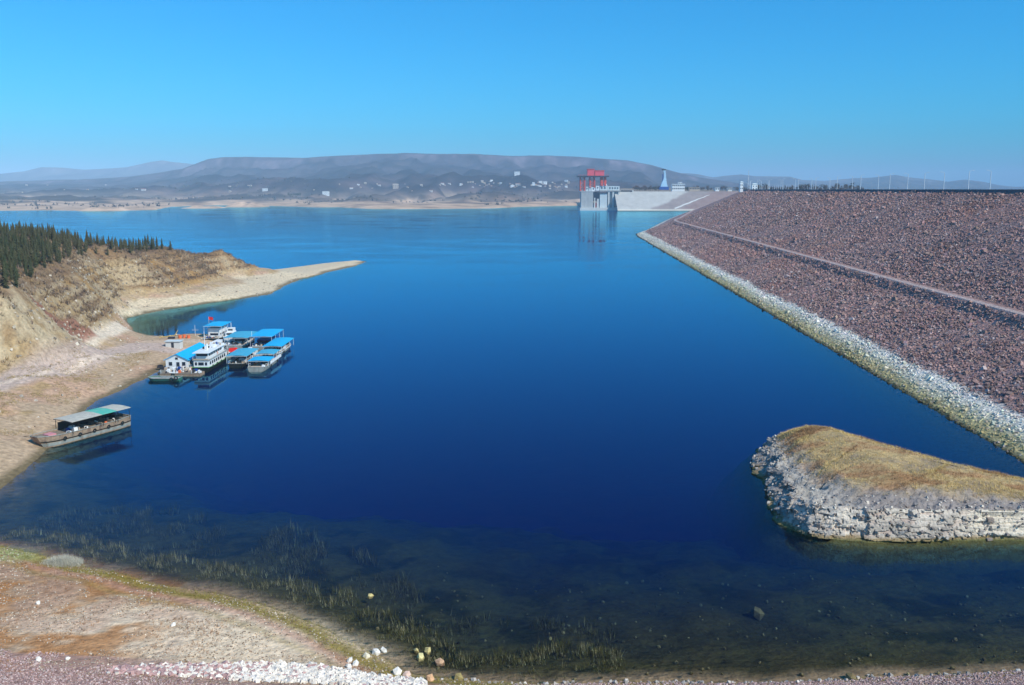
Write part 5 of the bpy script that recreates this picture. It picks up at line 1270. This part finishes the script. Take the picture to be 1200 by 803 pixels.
clutter(cB, 18, -2, 2, -9, 8.5, .86, 1); clutter(cA, 14, -1.7, 1.7, -6.5, 6.5, .7, 2); clutter(cC, 18, -1.8, 1.8, -8.5, 7, .7, 3); clutter(cD, 12, -2.6, 2.6, -7.8, -3.4, .95, 4)
clutter(cE, 16, -2.8, 2.8, -7, -2.2, .75, 5); clutter(cF, 16, -2.2, 2.2, -6.6, -3.2, .85, 6); clutter(po, 26, -7, 5.5, -3, 3, .64, 7); clutter(ls, 14, -5, 5, -1, 1.6, .7, 8)
clutter(ho, 18, 3.3, 4.3, 0, 20, .62, 9); clutter(ho, 12, -4, 4, -1.3, -.3, .62, 10); clutter(fe, 10, -1.6, 1.6, -3.5, 4.8, 5.26, 11); clutter(fe, 6, -1.4, 1.4, 7, 9, .95, 12)
# ------------------------------------------------------------------ long weathered boat at the left shore
A = np.array(W(44, 530, 0)[:2]); B_ = np.array(W(153, 500, 0)[:2]); c_ = (A+B_)/2; ang = math.atan2(B_[1]-A[1], B_[0]-A[0])
Lb = np.linalg.norm(B_-A)-0.4; ux = (B_-A)/np.linalg.norm(B_-A); lft = np.array((-ux[1], ux[0]))
cpos = c_+lft*2.2+ux*0.7
lbt = empty('canopy_barge', (cpos[0], cpos[1], 0), 'long weathered timber boat with grey and green canopy moored at the left shore', 'boat', None, ang-math.pi/2+math.pi)
# bow points to the shore (local +y), stern to open water (local -y)
Bw = 4.7
rg = add_hull(lbt, Lb, Bw, 2.15, M['hullbrown'], M['hullgrey'], M['deck'], bow=.2, sheer=.45, stern=.8, draft=.45, blunt=.5)
def strake(z0, z1, m, nm, o_=.03):
    mb = MB()
    for sx in (-1, 1):
        rr = []
        for r_ in rg:
            wt, wb_ = r_[0][0]*-1*.97, -r_[2][0]; zt, zb = r_[1][2], r_[2][2]
            def at_(f): return (sx*(wb_+(wt-wb_)*f+o_), r_[2][1]+(r_[1][1]-r_[2][1])*f, zb+(zt-zb)*f)
            a, b = at_(z0), at_(z1); rr.append([a, b, (b[0]-sx*.06, b[1], b[2]), (a[0]-sx*.06, a[1], a[2])])
        mb.loft(rr)
    mb.build(nm, m, lbt)
strake(.50, .60, M['hulldark'], 'rubbing_strake', .06); strake(.12, .42, M['hullgrey'], 'lower_planking'); strake(.68, .98, M['hullbrown'], 'upper_planking')
yc0, yc1 = -Lb*.47, Lb*.20; seg = [(yc0, yc0+(yc1-yc0)*.25, M['greyroof']), (yc0+(yc1-yc0)*.25, yc0+(yc1-yc0)*.5, M['greenpatch']), (yc0+(yc1-yc0)*.5, yc1, M['greyroof'])]
for k, (a, b, m_) in enumerate(seg):
    canopy(lbt, -Bw/2-.6, Bw/2+.5, a+.01, b-.01, 4.35, m_, nposts=2, zb=1.8, arch=.15, name='canopy_sheet', postm=M['hulldark'])
for k in range(4): MB().box(-Bw*.40, yc0+1.2+2.6*k, 1.9, Bw*.40, yc0+1.6+2.6*k, 2.3).build('bench', M['deck'], lbt)
MB().box(-1.0, yc0+.6, 1.9, 1.0, yc0+2.4, 2.9).build('engine_box', M['hulldark'], lbt)
# dark sheet standing in for the shade and dark water under the canopy
MB().box(Bw*.42, yc0+.4, 1.9, Bw*.45, yc1-.4, 3.6).build('canopy_shade', M['hulldark'], lbt)
for k in range(5): MB().ring((-Bw*.5-.02, -Lb*.38+Lb*.16*k, 1.3), .30, .11, 12, 5, 'x').build('tyre_fender', M['rubber'], lbt)
MB().box(-.9, Lb*.30, 1.95, .9, Lb*.38, 2.35).build('bow_hatch', M['pinkcloth'], lbt)
clutter(lbt, 14, -1.7, 1.7, yc0, yc1, 1.92, 13)
p = W(30, 512, 1.6); o = MB().tube((-.9,0,0), (.9,0.1,.1), .09, .07, 5).build('driftwood', M['bark']); o.location = (p[0], p[1], gz(p[0], p[1])+.1); tag(o, 'dark piece of driftwood on the shore left of the long boat', 'driftwood')
rope = MB(); bw = lbt.matrix_world
pa = np.array([cpos[0]-ux[0]*(Lb/2-.5), cpos[1]-ux[1]*(Lb/2-.5), 2.2]); pb_ = np.array([pa[0]-7, pa[1]+2.5, 0]); pb_[2] = gz(pb_[0], pb_[1])+.1
pr_ = [pa*(1-t)+pb_*t-np.array((0, 0, .9*math.sin(math.pi*t)*.4)) for t in np.linspace(0, 1, 9)]
for a, b in zip(pr_[:-1], pr_[1:]): rope.tube(a, b, .035, n=4)
tag(rope.build('mooring_rope', M['tan']), 'rope from the bow of the long boat to the shore', 'rope')

# ------------------------------------------------------------------ haze
hz = bpy.data.materials.new('haze'); hz.use_nodes = True; t = hz.node_tree; t.nodes.remove(t.nodes['Principled BSDF'])
pv = t.nodes.new('ShaderNodeVolumePrincipled'); pv.inputs['Color'].default_value = (0.55, 0.78, 1.0, 1); pv.inputs['Density'].default_value = 0.0001
pv.inputs['Anisotropy'].default_value = -0.3
t.links.new(pv.outputs[0], t.nodes['Material Output'].inputs['Volume'])
hb = MB().box(-25000, -1800, -23.2, 25000, 24500, 500).build('haze', hz); hb['kind'] = 'stuff'
